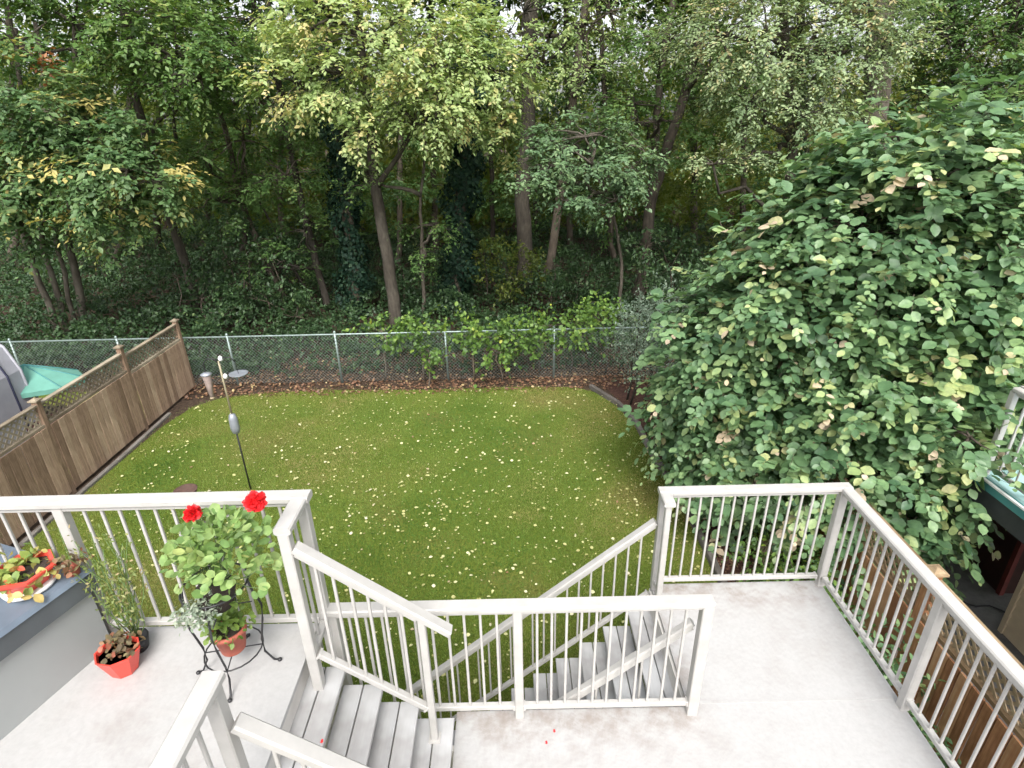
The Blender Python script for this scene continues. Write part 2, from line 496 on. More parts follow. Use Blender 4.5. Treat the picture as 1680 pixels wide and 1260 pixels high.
def leaf_mesh(name, pos, axis, nrm, length, width, tone, tpl, mat, smooth=True):
    tv, tf = tpl
    pos = np.asarray(pos, float)
    N = len(pos)
    axis = unit(axis)
    X = unit(np.cross(axis, nrm))
    Z = np.cross(X, axis)
    L = np.broadcast_to(length, (N,))[:, None, None]
    W = np.broadcast_to(width, (N,))[:, None, None]
    V = pos[:, None, :] + X[:, None, :] * tv[None, :, 0:1] * W + axis[:, None, :] * tv[None, :, 1:2] * L + Z[:, None, :] * tv[None, :, 2:3] * W
    k = len(tv)
    F = np.array(tf)
    idx = (F[None] + (np.arange(N) * k)[:, None, None]).reshape(-1)
    nf = N * len(tf)
    V = V.reshape(-1, 3)
    lo, hi = V.min(0), V.max(0)
    c = (lo + hi) / 2
    c[2] = lo[2]
    me = bpy.data.meshes.new(name)
    me.vertices.add(N * k)
    me.loops.add(nf * 3)
    me.polygons.add(nf)
    me.vertices.foreach_set('co', (V - c).astype(np.float32).reshape(-1))
    me.loops.foreach_set('vertex_index', idx.astype(np.int32))
    me.polygons.foreach_set('loop_start', np.arange(0, nf * 3, 3, dtype=np.int32))
    me.polygons.foreach_set('loop_total', np.full(nf, 3, dtype=np.int32))
    if smooth:
        me.polygons.foreach_set('use_smooth', np.ones(nf, dtype=bool))
    at = me.attributes.new('tone', 'FLOAT', 'POINT')
    at.data.foreach_set('value', np.repeat(np.clip(tone, 0, 1), k).astype(np.float32))
    me.materials.append(M[mat])
    me.update(calc_edges=True)
    return me, c


def leaves(name, pos, axis, nrm, length, width, tone, tpl, mat, parent=None):
    me, c = leaf_mesh(name, pos, axis, nrm, length, width, tone, tpl, mat)
    return place(name, me, c, parent)


def rand_dir(n):
    return unit(rng.normal(size=(n, 3)))


def sprays(C, D, per, twig, leaf, droop=0.35, up=1.0, tone0=None, spread=1.0, flat=0.55):
    """each spray: a twig from C along D with 'per' leaves set along it"""
    n = len(C)
    t = rng.uniform(0.05, 1, (n, per))
    tw = rng.uniform(0.6, 1.25, (n, 1)) * twig
    p = C[:, None, :] + D[:, None, :] * (t * tw)[..., None]
    p[..., 2] -= droop * t ** 2 * tw
    p += rng.normal(size=p.shape) * leaf * 0.45
    ax = D[:, None, :] * 0.45 + rng.normal(size=p.shape) * 0.75 * spread
    ax[..., 2] -= droop
    nr = rng.normal(size=p.shape) * flat
    nr[..., 2] += up
    nr += D[:, None, :] * 0.35
    if tone0 is None:
        tone0 = rng.uniform(0.15, 0.75, n)
    tn = tone0[:, None] + rng.normal(size=(n, per)) * 0.13
    ln = leaf * rng.uniform(0.65, 1.3, (n, per))
    return p.reshape(-1, 3), ax.reshape(-1, 3), nr.reshape(-1, 3), ln.reshape(-1), tn.reshape(-1)


def twig_sprays(C, D, per, twig, leaf, droop=0.35, tone0=None, flat=0.25, tip_light=0.1):
    """leaves set alternately along each drooping twig, a last one at its end; returns leaves and the twig slivers"""
    n = len(C)
    t = np.linspace(0.12, 1, per)[None] + rng.normal(size=(n, per)) * 0.035
    tw = rng.uniform(0.6, 1.3, (n, 1)) * twig
    Dh = unit(D * (1, 1, 0.75))
    side = unit(np.cross(Dh, (0, 0, 1.0)))
    sg = np.where(np.arange(per) % 2 == 0, 1.0, -1.0)[None] * np.where(rng.random((n, 1)) < 0.5, 1, -1)
    sg = np.where(np.arange(per)[None] == per - 1, 0.0, sg)
    p = C[:, None, :] + Dh[:, None, :] * (t * tw)[..., None]
    p[..., 2] -= droop * t ** 2 * tw
    ax = Dh[:, None, :] * 0.6 + side[:, None, :] * (sg * 0.85)[..., None] + rng.normal(size=p.shape) * 0.22
    ax[..., 2] -= 0.12 + droop * t * 0.7
    nr = rng.normal(size=p.shape) * flat - side[:, None, :] * (sg * 0.15)[..., None] + Dh[:, None, :] * (0.25 + 0.35 * t)[..., None]
    nr[..., 2] += 0.9
    if tone0 is None:
        tone0 = rng.uniform(0.15, 0.75, n)
    tn = tone0[:, None] + rng.normal(size=(n, per)) * 0.09 + tip_light * (t - 0.5)
    ln = leaf * rng.uniform(0.55, 1.35, (n, per)) * (1.12 - 0.35 * t) * rng.uniform(0.75, 1.2, (n, 1))
    end = Dh * tw
    end[:, 2] -= droop * tw[:, 0]
    return (p.reshape(-1, 3), ax.reshape(-1, 3), nr.reshape(-1, 3), ln.reshape(-1), tn.reshape(-1)), (C, end, tw[:, 0])


def twigs(root, tw, width, mat):
    C, end, L = tw
    me, c = leaf_mesh('twigs', C, end, rng.normal(size=C.shape), L * 0.97, width, np.zeros(len(C)), T_BLADE, mat)
    return tag(place('twigs', me, c, root), kind='stuff')


def lobes_sprays(lobes, clump_density=3.0, per_clump=5, inner=0.22, under=0.45, clumpy=0, hi=0.0):
    """clumps scattered over ellipsoid lobes -> spray origins, directions, tones and the clump centres"""
    Cs, Ds, Ts, K = [], [], [], []
    if clumpy:
        clump_density, per_clump = clump_density / clumpy, int(per_clump * clumpy)
    for (c, r) in lobes:
        c, r = np.array(c, float), np.array(r, float)
        area = 4 * PI * ((r[0] * r[1]) ** 1.6 / 3 + (r[0] * r[2]) ** 1.6 / 3 + (r[1] * r[2]) ** 1.6 / 3) ** (1 / 1.6)
        nc = max(6, int(area * clump_density))
        d = rand_dir(nc * 2)
        keep = (d[:, 2] > -0.25) | (rng.random(len(d)) < under)
        d = d[keep][:nc]
        rad = np.where(rng.random(len(d)) < inner, rng.uniform(0.3, 0.8, len(d)), rng.uniform(0.78, 1.1, len(d)))
        k = c + d * r * rad[:, None]
        bury = np.zeros(len(k), bool)
        for (c2, r2) in lobes:
            if np.abs(np.array(c2) - c).max() > 1e-6:
                bury |= np.linalg.norm((k - np.array(c2)) / np.array(r2), axis=1) < 0.66
        kp = ~bury | (rng.random(len(k)) < 0.2)
        k, d = k[kp], d[kp]
        tone = np.where(rng.random(len(d)) < hi, 1.0, rng.uniform(0.2, 0.62, len(d)))
        K.append(k)
        sig = 0.15 + 0.045 * r.mean()
        for _ in range(per_clump):
            o = rng.normal(size=k.shape) * sig * np.array((1, 1, 0.6))
            dd = unit(d + rng.normal(size=d.shape) * 0.55 + np.array((0, 0, -0.05)))
            Cs.append(k + o)
            Ds.append(dd)
            Ts.append(tone + rng.normal(size=len(d)) * 0.1)
    return np.vstack(Cs), np.vstack(Ds), np.concatenate(Ts), np.vstack(K)


def bend(a, b, n=6, wob=0.08, sag=0.0):
    a, b = np.array(a, float), np.array(b, float)
    L = np.linalg.norm(b - a)
    t = np.linspace(0, 1, n)[:, None]
    q = a + (b - a) * t
    w = rng.normal(size=(n, 3)) * wob * L * 0.35
    w[0] = w[-1] = 0
    q += w
    q[:, 2] += sag * L * np.sin(PI * t[:, 0])
    return q


def tree(name, label, trunks, lobes, leafmat, leaf=0.13, density=3.0, per_clump=5, per=8, twig=0.45, bark='bark',
         group='trees of the wood behind the fence', cat='tree', droop=0.35, ratio=0.55, tops=(), limbs=True, tpl=T_DIAMOND, tone_shift=0.0, ivy=None, hi=0.0):
    """trunks: list of (points, r0, r1); lobes: ellipsoids carrying the leaves; tops: unseen coarse crown added above the picture to shade the wood"""
    base = np.array(trunks[0][0][0], float)
    root = thing(name, base, label, cat, group)
    mb = MB()
    for pts, r0, r1 in trunks:
        pts = np.array(pts, float)
        q = [pts[0]]
        for a, b in zip(pts[:-1], pts[1:]):
            q += list(bend(a, b, 5, 0.03)[1:])
        q = np.array(q)
        rr = np.linspace(r0, r1, len(q))
        rr[0] *= 1.35
        mb.tube(q, rr, 10)
    allp = np.vstack([np.array(t_[0], float) for t_ in trunks])
    C, D, T, K = lobes_sprays(lobes, density, per_clump, clumpy=2.4, hi=hi)
    if limbs:
        for (c, r) in lobes:
            c = np.array(c, float)
            low = allp[allp[:, 2] < c[2] + 0.3]
            low = low if len(low) else allp
            a = low[np.argmin(np.linalg.norm(low - c, axis=1))]
            mb.tube(bend(a, c, 6, 0.12, 0.05), np.linspace(0.07, 0.03, 6), 6)
            near = K[np.linalg.norm((K - c) / np.array(r), axis=1) < 1.2]
            for q in near[rng.permutation(len(near))[:9]]:
                mb.tube(bend(c, q, 5, 0.12, 0.05), np.linspace(0.03, 0.007, 5), 5)
    mb.build('trunk', bark, root, True)
    (pos, ax, nr, ln, tn), tw_ = twig_sprays(C, D, per, twig, leaf, droop, T + tone_shift)
    if limbs:
        twigs(root, tw_, 0.012, bark)
    if len(tops):
        tops = [(np.array(c) + (0, 2.2, 1.2), r) for c, r in tops]  # unseen canopy added for shade, set back and raised clear of front crowns
        C2, D2, T2, _ = lobes_sprays(tops, 1.0, 4)
        q = sprays(C2, D2, 7, 0.9, 0.34, droop, tone0=T2 + tone_shift)
        pos, ax, nr, ln, tn = [np.concatenate([a, b]) for a, b in zip((pos, ax, nr, ln, tn), q)]
    leaves('crown', pos, ax, nr, ln, ln * ratio, tn, tpl, leafmat, root)
    if ivy:
        path, rad, nl = ivy
        path = np.array(path, float)
        s_ = rng.uniform(0, len(path) - 1.001, nl)
        i = s_.astype(int)
        f = (s_ - i)[:, None]
        q = path[i] * (1 - f) + path[i + 1] * f
        w = rng.uniform(0, 2 * PI, nl)
        out = np.stack([np.cos(w), np.sin(w), np.zeros(nl)], 1)
        lump = 0.75 + 0.3 * np.sin(q[:, 2] * 2.3 + 3 * np.cos(w)) + 0.25 * np.sin(q[:, 2] * 5.1 + w * 2)
        q = q + out * (rad * lump * rng.uniform(0.55, 1.05, nl))[:, None]
        axi = out * 0.4 + rng.normal(size=q.shape) * 0.5 + np.array((0, 0, -0.8))
        nri = out + rng.normal(size=q.shape) * 0.35 + np.array((0, 0, 0.35))
        li = rng.uniform(0.08, 0.16, nl)
        leaves('ivy', q, axi, nri, li, li * 0.9, rng.uniform(0, 1, nl), T_DIAMOND, 'ivy', root)
    return root


# ------------------------------------------------------------------ ground
def sheet(name, poly, z, mat, div=None):
    mb = MB()
    mb.add([(x, y, z) for x, y in poly], [tuple(range(len(poly)))])
    return tag(mb.build(name, mat), kind='structure')


sheet('ground', [(-160, -60), (160, -60), (160, 220), (-160, 220)], G - 0.02, 'forest_soil')
LAWN = [(-7.75, -4), (2.72, -4), (2.78, 6.2), (2.74, 8.2), (2.6, 9.6), (2.52, 10.7), (2.32, 11.5), (1.95, 12.2), (1.5, 12.5), (0.2, 12.62), (-2, 12.55), (-4.5, 12.68), (-6.0, 12.6), (-6.9, 12.35), (-7.35, 11.9), (-7.55, 11), (-7.6, 9.5)]
sheet('lawn', LAWN, G, 'turf')
sheet('mulch_bed', [(2.86, -4), (3.9, -4), (3.9, 7.5), (6.2, 10.5), (5.6, 12.9), (2.1, 12.9), (2.5, 11.5), (2.66, 10.4), (2.72, 8.4)], G - 0.008, 'mulch')
sheet('patio', [(4.02, -4), (12, -4), (12, 8.6), (4.02, 8.6)], G + 0.002, 'concrete')
sheet('neighbour_lawn', [(-30, -4), (-7.95, -4), (-7.95, 12.9), (-30, 12.9)], G - 0.004, 'turf')
sheet('neighbour_garden', [(4.02, 8.6), (20, 8.6), (20, 13), (4.02, 13)], G - 0.006, 'turf')


# ------------------------------------------------------------------ decks and stairs
def deck(name, poly, z, label, posts):
    c = np.mean(np.array(poly), axis=0)
    root = thing(name, (c[0], c[1], G), label, 'deck')
    MB().prism(poly, z - 0.03, z).build('deck_floor', 'vinyl', root)
    f = MB()
    k = len(poly)
    for i in range(k):
        a, b = np.array(poly[i]), np.array(poly[(i + 1) % k])
        ctr = np.array(c)
        inn = unit(ctr - (a + b) / 2) * 0.03
        f.beam((*(a + inn), z - 0.13), (*(b + inn), z - 0.13), 0.035, 0.19)
    f.build('fascia', 'fascia', root)
    for x, y in posts:
        MB().box((x, y, (G + z - 0.03) / 2 - 0.02), (0.12, 0.12, z - 0.03 - G + 0.04)).build('support_post', 'fascia', root)
    return root


deck('lower_deck', [(-0.45, -1.6), (2.745, -1.6), (2.745, 4.0), (1.215, 4.0), (1.215, 2.80), (-0.45, 2.80)], 0.0,
     'white vinyl lower deck with brown grime between the two flights of stairs', [(-0.3, 2.6), (1.3, 3.85), (2.6, 3.85), (2.6, 1.5), (1.3, 0.8), (-0.3, 0.6)])
deck('upper_deck', [(-6.5, -1.6), (-1.315, -1.6), (-1.315, 2.83), (-6.5, 2.83)], U,
     'clean white vinyl upper deck carrying the flower pots', [(-1.4, 2.7), (-3.6, 2.7), (-5.8, 2.7), (-1.4, 0.6), (-3.6, 0.6)])


def stairs(name, x0, y0, y1, ztop, rise, run, n, sgn, label, depth):
    """n treads going down along sgn*x from the edge x0; every tread two boards"""
    root = thing(name, (x0 + sgn * run * n / 2, (y0 + y1) / 2, ztop - rise * (n + 1)), label, 'stairs')
    bw = (depth - 0.008) / 2
    me = None
    for i in range(n):
        z = ztop - rise * (i + 1)
        edge = x0 + sgn * run * (i + 1)
        for k in (0, 1):
            xc = edge - sgn * (bw / 2 + k * (bw + 0.008))
            if me is None:
                b = MB().beam((xc, y0, z - 0.019), (xc, y1, z - 0.019), bw, 0.038, 0.004)
                o = b.build('tread_board', 'tread', root)
                me = o.data
            else:
                place('tread_board', me, (xc, (y0 + y1) / 2, z - 0.019), root)
    for y in (y0 + 0.09, y1 - 0.09):
        a = (x0, y, ztop - rise - 0.2)
        b = (x0 + sgn * run * n, y, ztop - rise * (n + 1) - 0.2 + 0.06)
        MB().beam(a, b, 0.04, 0.2).build('stringer', 'fascia', root)
    return root


stairs('stairs', -1.332 + 0.0, 1.44, 2.63, U, U / 5, 0.2217, 4, 1, 'short flight of four grey board treads from upper to lower deck', 0.26)
stairs('stairs', 1.215, 2.86, 3.90, 0.0, 0.2, 0.215, 9, -1, 'long flight of grey board treads going down to the lawn behind the middle railing', 0.25)


ld = bpy.data.objects['lower_deck']
for a, b in (((1.26, 2.83, 0.001), (2.70, 2.83, 0.001)), ((-0.43, 1.1, 0.001), (2.70, 1.1, 0.001))):
    MB().beam(a, b, 0.022, 0.004).build('vinyl_seam', 'vinyl', ld)
MB().beam((-6.4, 1.35, U + 0.001), (-1.33, 1.35, U + 0.001), 0.022, 0.004).build('vinyl_seam', 'vinyl', bpy.data.objects['upper_deck'])

# ------------------------------------------------------------------ railings
def post(root, x, y, z0, z1, w=0.062, plate=False):
    o = MB().beam((x, y, z0), (x, y, z1), w, w, 0.006).build('post', 'paint', root)
    if plate:
        MB().box((x, y, z0 + 0.006), (w * 1.7, w * 1.7, 0.012)).build('base_plate', 'paint', o)
    return o


BAL = {}


def run(root, A, B, z_top, n, bottom=0.10, cap_ext=(0.0, 0.0), capw=0.092, caph=0.045, balw=0.017):
    """one straight run: cap rail, bottom rail and n balusters between floor points A and B (z = floor or nosing line)"""
    A, B = np.array(A, float), np.array(B, float)
    d = (B - A) / np.linalg.norm(B - A)
    up = np.array((0, 0, 1.0))
    ca, cb = A - d * cap_ext[0], B + d * cap_ext[1]
    MB().beam(ca + up * (z_top - caph / 2), cb + up * (z_top - caph / 2), capw, caph, 0.009).build('top_rail', 'paint', root)
    MB().beam(A + up * (z_top - caph - 0.014), B + up * (z_top - caph - 0.014), 0.045, 0.028).build('under_rail', 'paint', root)
    MB().beam(A + up * bottom, B + up * bottom, 0.042, 0.038, 0.004).build('bottom_rail', 'paint', root)
    for e_, sg_ in ((A, 1), (B, -1)):
        if n:
            MB().beam(e_ + up * bottom + d * sg_ * 0.001, e_ + up * bottom + d * sg_ * 0.014, 0.054, 0.05, 0.004).build('rail_bracket', 'paint', root)
    hh = z_top - caph - 0.02 - bottom
    key = (round(hh, 3), balw)
    if key not in BAL:
        b = MB().beam((0, 0, -hh / 2), (0, 0, hh / 2), balw, balw, 0.003)
        me = bpy.data.meshes.new('baluster')
        me.from_pydata(b.v, [], b.f)
        me.materials.append(M['paint'])
        BAL[key] = me
    for k in range(n):
        t = (k + 1) / (n + 1)
        q = A + (B - A) * t + up * (bottom + hh / 2)
        place('baluster', BAL[key], q, root)


# upper deck, far side, with its short return to the stair post
r = thing('railing', (-3.5, 2.78, U), 'long white railing along the upper deck behind the flower stand', 'railing', 'white deck railings')
run(r, (-6.4, 2.78, U), (-4.12, 2.78, U), H, 20)
run(r, (-4.06, 2.78, U), (-2.68, 2.78, U), H, 12, cap_ext=(0.06, 0.06))
run(r, (-2.62, 2.78, U), (-1.27, 2.78, U), H, 12, cap_ext=(0.0, 0.085))
run(r, (-1.237, 2.735, U), (-1.237, 2.52, U), H - 0.001, 1, cap_ext=(0.0, 0.055))
for x in (-4.09, -2.65):
    post(r, x, 2.78, U, U + H - 0.045)
post(r, -1.237, 2.78, G - 0.02, U + H - 0.045)
post(r, -1.237, 2.49, U - U / 5, U + H - 0.046)

# upper deck near side and the stair rail in the foreground
r = thing('railing', (-1.19, 0.6, U), 'white railing nearest the camera turning down the short stairs', 'railing', 'white deck railings')
run(r, (-1.20, 1.53, U), (-1.20, -0.9, U), H, 22, cap_ext=(0.07, 0))
post(r, -1.20, 1.56, U, U + H - 0.045)
run(r, (-1.13, 1.56, U - 0.10), (-0.50, 1.56, U - 0.10 - 0.63 * 0.79), 0.93, 5, cap_ext=(0.02, 0.1), capw=0.075)
post(r, -0.55, 1.56, 0.17, 1.2, 0.05)

# stair rail on the far side of the short flight
r = thing('railing', (-0.85, 2.49, 0.4), 'sloping white handrail beside the short stairs in front of the lawn', 'railing', 'white deck railings')
run(r, (-1.20, 2.49, U + 0.04), (-0.585, 2.49, U + 0.04 - 0.615 * 0.815), 0.905, 6, bottom=0.075, cap_ext=(0.0, 0.24), capw=0.078)
post(r, -0.56, 2.49, 0.173, 1.27, 0.045, True)

# middle railing between lower deck and the long stairs
r = thing('railing', (0.0, 2.765, 0), 'middle white railing with square end post in front of the long stairs', 'railing', 'white deck railings')
run(r, (-1.19, 2.765, 0), (-0.03, 2.765, 0), H, 10, cap_ext=(0.05, 0.03))
run(r, (0.03, 2.765, 0), (1.19, 2.765, 0), H - 0.0005, 11, cap_ext=(0.03, 0.065))
post(r, 0.0, 2.765, 0, H - 0.045)
post(r, 1.222, 2.765, 0, H - 0.045, 0.075)
post(r, -1.2, 2.79, G - 0.02, H - 0.045, 0.07, False)

# outer railing: back and right side of the lower deck
r = thing('railing', (2.0, 3.96, 0), 'white corner railing around the outer end of the lower deck', 'railing', 'white deck railings')
run(r, (1.27, 3.96, 0), (2.68, 3.96, 0), H, 14, cap_ext=(0.075, 0.098))
run(r, (2.733, 3.913, 0), (2.733, 2.79, 0), H - 0.001, 11, cap_ext=(0.0, 0.04))
run(r, (2.733, 2.73, 0), (2.733, 1.15, 0), H - 0.001, 14, cap_ext=(0.02, 0.04))
run(r, (2.733, 1.09, 0), (2.733, -0.6, 0), H - 0.001, 15, cap_ext=(0.02, 0.04))
run(r, (1.24, 3.93, 0), (1.24, 3.87, 0), H - 0.001, 0, cap_ext=(-0.015, 0.10))
for x, y in ((1.24, 3.96), (2.733, 3.96), (2.733, 2.76), (2.733, 1.12), (2.733, -0.6)):
    post(r, x, y, 0, H - 0.046, 0.066)
post(r, 1.24, 3.815, 0, H - 0.046, 0.05)

# rails of the long stairs
SL = 0.2 / 0.215
r = thing('railing', (0.2, 3.96, -1), 'sloping white handrail on the lawn side of the long stairs', 'railing', 'white deck railings')
run(r, (1.19, 3.96, -0.12), (-1.12, 3.96, -0.12 - 2.31 * SL + 0.1), 0.88, 21, bottom=0.06, capw=0.075)
post(r, -0.02, 3.96, G - 0.02, -0.36, 0.055, False)
post(r, -1.1, 3.96, G - 0.02, -1.42, 0.055, False)
r = thing('railing', (0.2, 2.86, -1), 'sloping white handrail of the long stairs close behind the middle railing', 'railing', 'white deck railings')
run(r, (1.18, 2.865, -0.10), (-1.0, 2.865, -0.10 - 2.18 * SL + 0.1), 0.88, 6, bottom=0.06, capw=0.06)
post(r, -0.98, 2.865, G - 0.02, -1.3, 0.05, False)


# ------------------------------------------------------------------ wooden fences
def lattice(mb, A, B, z0, z1, pitch, w, th):
    A, B = np.array(A, float), np.array(B, float)
    L = np.linalg.norm(B - A)
    d = (B - A) / L
    nrm = np.array((-d[1], d[0]))
    h = z1 - z0
    for sg in (1, -1):
        k = -h
        while k < L + h:
            s0, s1 = (k, k + h) if sg == 1 else (k, k - h)
            t0, t1 = 0.0, 1.0
            ds = s1 - s0
            lo, hi = sorted(((0 - s0) / ds, (L - s0) / ds))
            t0, t1 = max(t0, lo), min(t1, hi)
            if t1 - t0 > 0.03:
                a = A + d * (s0 + ds * t0) + nrm * sg * th * 0.55
                b = A + d * (s0 + ds * t1) + nrm * sg * th * 0.55
                za, zb = z0 + h * t0, z0 + h * t1
                v = np.array((b[0] - a[0], b[1] - a[1], zb - za))
                v /= np.linalg.norm(v)
                n3 = np.array((nrm[0], nrm[1], 0.0))
                sd_ = np.cross(v, n3) * w / 2
                p0, p1 = np.array((*a, za)), np.array((*b, zb))
                mb.hexa([p0 - sd_ - n3 * th / 2, p0 + sd_ - n3 * th / 2, p0 + sd_ + n3 * th / 2, p0 - sd_ + n3 * th / 2],
                        [p1 - sd_ - n3 * th / 2, p1 + sd_ - n3 * th / 2, p1 + sd_ + n3 * th / 2, p1 - sd_ + n3 * th / 2])
            k += pitch


def wood_fence(x, ys, tops, label, mat, rmat, lat_h=0.34, face=1, pitch=0.125, cap=True):
    root = thing('wooden_fence', (x, (ys[0] + ys[-1]) / 2, G), label, 'fence')
    bm = []
    for k in range(3):
        b = MB().beam((0, 0, -0.5), (0, 0, 0.5), 0.019, 0.132 + 0.004 * k, 0.003)
        me = bpy.data.meshes.new('board')
        me.from_pydata(b.v, [], b.f)
        me.materials.append(M[mat])
        bm.append(me)
    for y, zt in zip(ys, tops):
        o = MB().beam((x, y, G - 0.05), (x, y, zt), 0.098, 0.098, 0.006).build('post', mat, root)
        if cap:
            c = MB().box((x, y, zt + 0.012), (0.15, 0.15, 0.024))
            c.hexa([(x - 0.055, y - 0.055, zt + 0.024), (x + 0.055, y - 0.055, zt + 0.024), (x + 0.055, y + 0.055, zt + 0.024), (x - 0.055, y + 0.055, zt + 0.024)],
                   [(x - 0.01, y - 0.01, zt + 0.06), (x + 0.01, y - 0.01, zt + 0.06), (x + 0.01, y + 0.01, zt + 0.06), (x - 0.01, y + 0.01, zt + 0.06)])
            c.build('post_cap', rmat, o)
    for (ya, yb, ta, tb) in zip(ys[:-1], ys[1:], tops[:-1], tops[1:]):
        zt = min(ta, tb) - 0.07
        sg = 1 if yb > ya else -1
        a, b = ya + sg * 0.051, yb - sg * 0.051
        MB().beam((x, a, zt), (x, b, zt), 0.088, 0.036, 0.004).build('top_rail', rmat, root)
        MB().beam((x, a, zt - lat_h - 0.03), (x, b, zt - lat_h - 0.03), 0.085, 0.05, 0.004).build('middle_rail', rmat, root)
        MB().beam((x, a, G + 0.09), (x, b, G + 0.09), 0.05, 0.14, 0.004).build('bottom_rail', mat, root)
        lm = MB()
        lattice(lm, (x, a), (x, b), zt - lat_h - 0.01, zt - 0.02, pitch, 0.032, 0.008)
        tag(lm.build('lattice', rmat, root), kind='stuff')
        n_ = int(abs(b - a) / 0.14)
        z0, z1 = G + 0.05, zt - lat_h - 0.057
        for k in range(n_):
            y = a + (b - a) * (k + 0.5) / n_
            o = place('board', bm[k % 3], (x + face * (0.052 + 0.003 * (k % 2)), y, (z0 + z1) / 2), root, (0, 0, PI / 2 + random.uniform(-0.02, 0.02)))
            o.scale = (1, 1, (z1 - z0) * random.uniform(0.99, 1.0))
            o.rotation_euler = (0, random.uniform(-0.006, 0.006), random.uniform(-0.03, 0.03))
    return root


wood_fence(-7.87, [13.0, 10.92, 8.62, 6.32, 4.0], [-0.28, -0.14, -0.2, -0.2, -0.2],
           'weathered brown board fence with lattice top and capped posts on the left of the lawn', 'fence', 'fence_rail', face=1)
wood_fence(3.98, [6.5, 4.2, 1.9, -0.4], [-0.12, -0.12, -0.12, -0.12],
           'orange cedar board fence with lattice top just beyond the right railing', 'cedar', 'cedar_rail', lat_h=0.42, face=-1, pitch=0.11)

# chain link fence along the wood
r = thing('chain_link_fence', (-2, 13.12, G), 'silver chain link fence between the lawn and the dark wood', 'fence')
FY = 13.12
for x in (-17.2, -14.6, -12.0, -9.45, -6.8, -4.22, -1.58, 1.04, 3.66, 6.3, 8.9):
    o = MB().tube([(x, FY, G - 0.05), (x, FY, G + 1.29)], 0.027, 8).build('post', 'galv', r, True)
    MB().lathe((x, FY, G + 1.29), [(0.03, 0), (0.034, 0.02), (0.02, 0.05), (0.004, 0.06)], 8).build('post_cap', 'galv', o, True)
MB().tube([(-17.5, FY, G + 1.255), (9.2, FY, G + 1.255)], 0.022, 8).build('top_rail', 'galv', r, True)
w_ = MB()
lattice(w_, (-17.5, FY - 0.03), (9.2, FY - 0.03), G + 0.03, G + 1.24, 0.085, 0.0042, 0.004)
tag(w_.build('wire_mesh', 'wire', r), kind='stuff')

# ------------------------------------------------------------------ garden edging
EP = [(2.80, 4.2), (2.82, 6.1), (2.80, 8.0), (2.62, 9.4), (2.58, 10.6), (2.36, 11.5), (1.86, 12.45)]
for k, (a, b) in enumerate(zip(EP[:-1], EP[1:])):
    where = ['nearest the deck stairs', 'seen through the back railing', 'beside the lawn under the broad-leaved bush', 'hidden low under the bush skirt', 'beyond the bush skirt', 'at the far lawn corner']
    d = unit(np.array(b) - np.array(a)) * 0.012
    tag(MB().beam((a[0] + d[0], a[1] + d[1], G + 0.045), (b[0] - d[0], b[1] - d[1], G + 0.045), 0.09, 0.12, 0.012).build('edging_timber', 'edging'),
        'grey timber edging of the mulch bed ' + where[k], 'edging', 'edging timbers of the mulch bed')
LE = [(-7.68, 7.2), (-7.66, 9.6), (-7.7, 11.6)]
for k, (a, b) in enumerate(zip(LE[:-1], LE[1:])):
    tag(MB().beam((*a, G + 0.01), (b[0], b[1] - 0.02, G + 0.01), 0.08, 0.07, 0.012).build('edging_timber', 'edging'),
        ['grey timber along the foot of the left fence, nearer the deck', 'grey timber along the foot of the left fence, farther from the deck'][k], 'edging', 'edging timbers by the left fence')
tag(MB().lathe((3.62, 6.45, G), [(0.14, 0), (0.17, 0.06), (0.16, 0.34), (0.11, 0.44)], 9, 0.3, 0.7).build('boulder', 'stone'),
    'upright tan stone on the mulch behind the back railing', 'stone')

# ------------------------------------------------------------------ things on the upper deck
BR = math.radians(-19)


def bxy(px, py, ox=-2.60, oy=2.70):
    return (ox + px * math.cos(BR) - py * math.sin(BR), oy + px * math.sin(BR) + py * math.cos(BR))


r = thing('storage_box', (-3.0, 2.2, U), 'pale grey storage box with slate blue lid at the left edge of upper deck', 'storage box')
MB().prism([bxy(-1.1, -1.7), bxy(0, -1.7), bxy(0, 0), bxy(-1.1, 0)], U, U + 0.44).build('cabinet', 'box_grey', r)
MB().prism([bxy(-1.08, -1.68), bxy(-0.02, -1.68), bxy(-0.02, -0.02), bxy(-1.08, -0.02)], U + 0.44, U + 0.455).build('shadow_gap', 'black_beam', r)
lidp = [bxy(-1.14, -1.74), bxy(0.035, -1.74), bxy(0.035, 0.03), bxy(-1.14, 0.03)]
lo = MB().prism(lidp, U + 0.455, U + 0.585).build('lid_band', 'lid_band', r)
lt = MB()
lt.hexa([(x, y, U + 0.585) for x, y in [bxy(-1.15, -1.75), bxy(0.045, -1.75), bxy(0.045, 0.04), bxy(-1.15, 0.04)]],
        [(x, y, U + 0.612) for x, y in [bxy(-1.13, -1.73), bxy(0.025, -1.73), bxy(0.025, 0.02), bxy(-1.13, 0.02)]])
lt.build('lid', 'lid', r)
BT = U + 0.612


def pot_plant(root, c, n, spread, hgt, leaf, mat, tpl=T_LEAF, ratio=0.7, name='foliage', droop=0.3, up=0.9):
    d = rand_dir(n)
    d[:, 2] = np.abs(d[:, 2]) * 0.8
    C = np.array(c) + d * np.array((spread, spread, hgt)) * rng.uniform(0.35, 1, (n, 1))
    pos, ax, nr, ln, tn = sprays(C, unit(d + rng.normal(size=d.shape) * 0.3), 3, leaf * 1.2, leaf, droop, up, rng.uniform(0.1, 0.9, n))
    return leaves(name, pos, ax, nr, ln, ln * ratio, tn, tpl, mat, root)


def stems(root, base, tips, r0, mat='stem', name='stem'):
    mb = MB()
    for t_ in tips:
        mb.tube(bend(base, t_, 5, 0.1), np.linspace(r0, r0 * 0.5, 5), 5)
    return mb.build(name, mat, root, True)


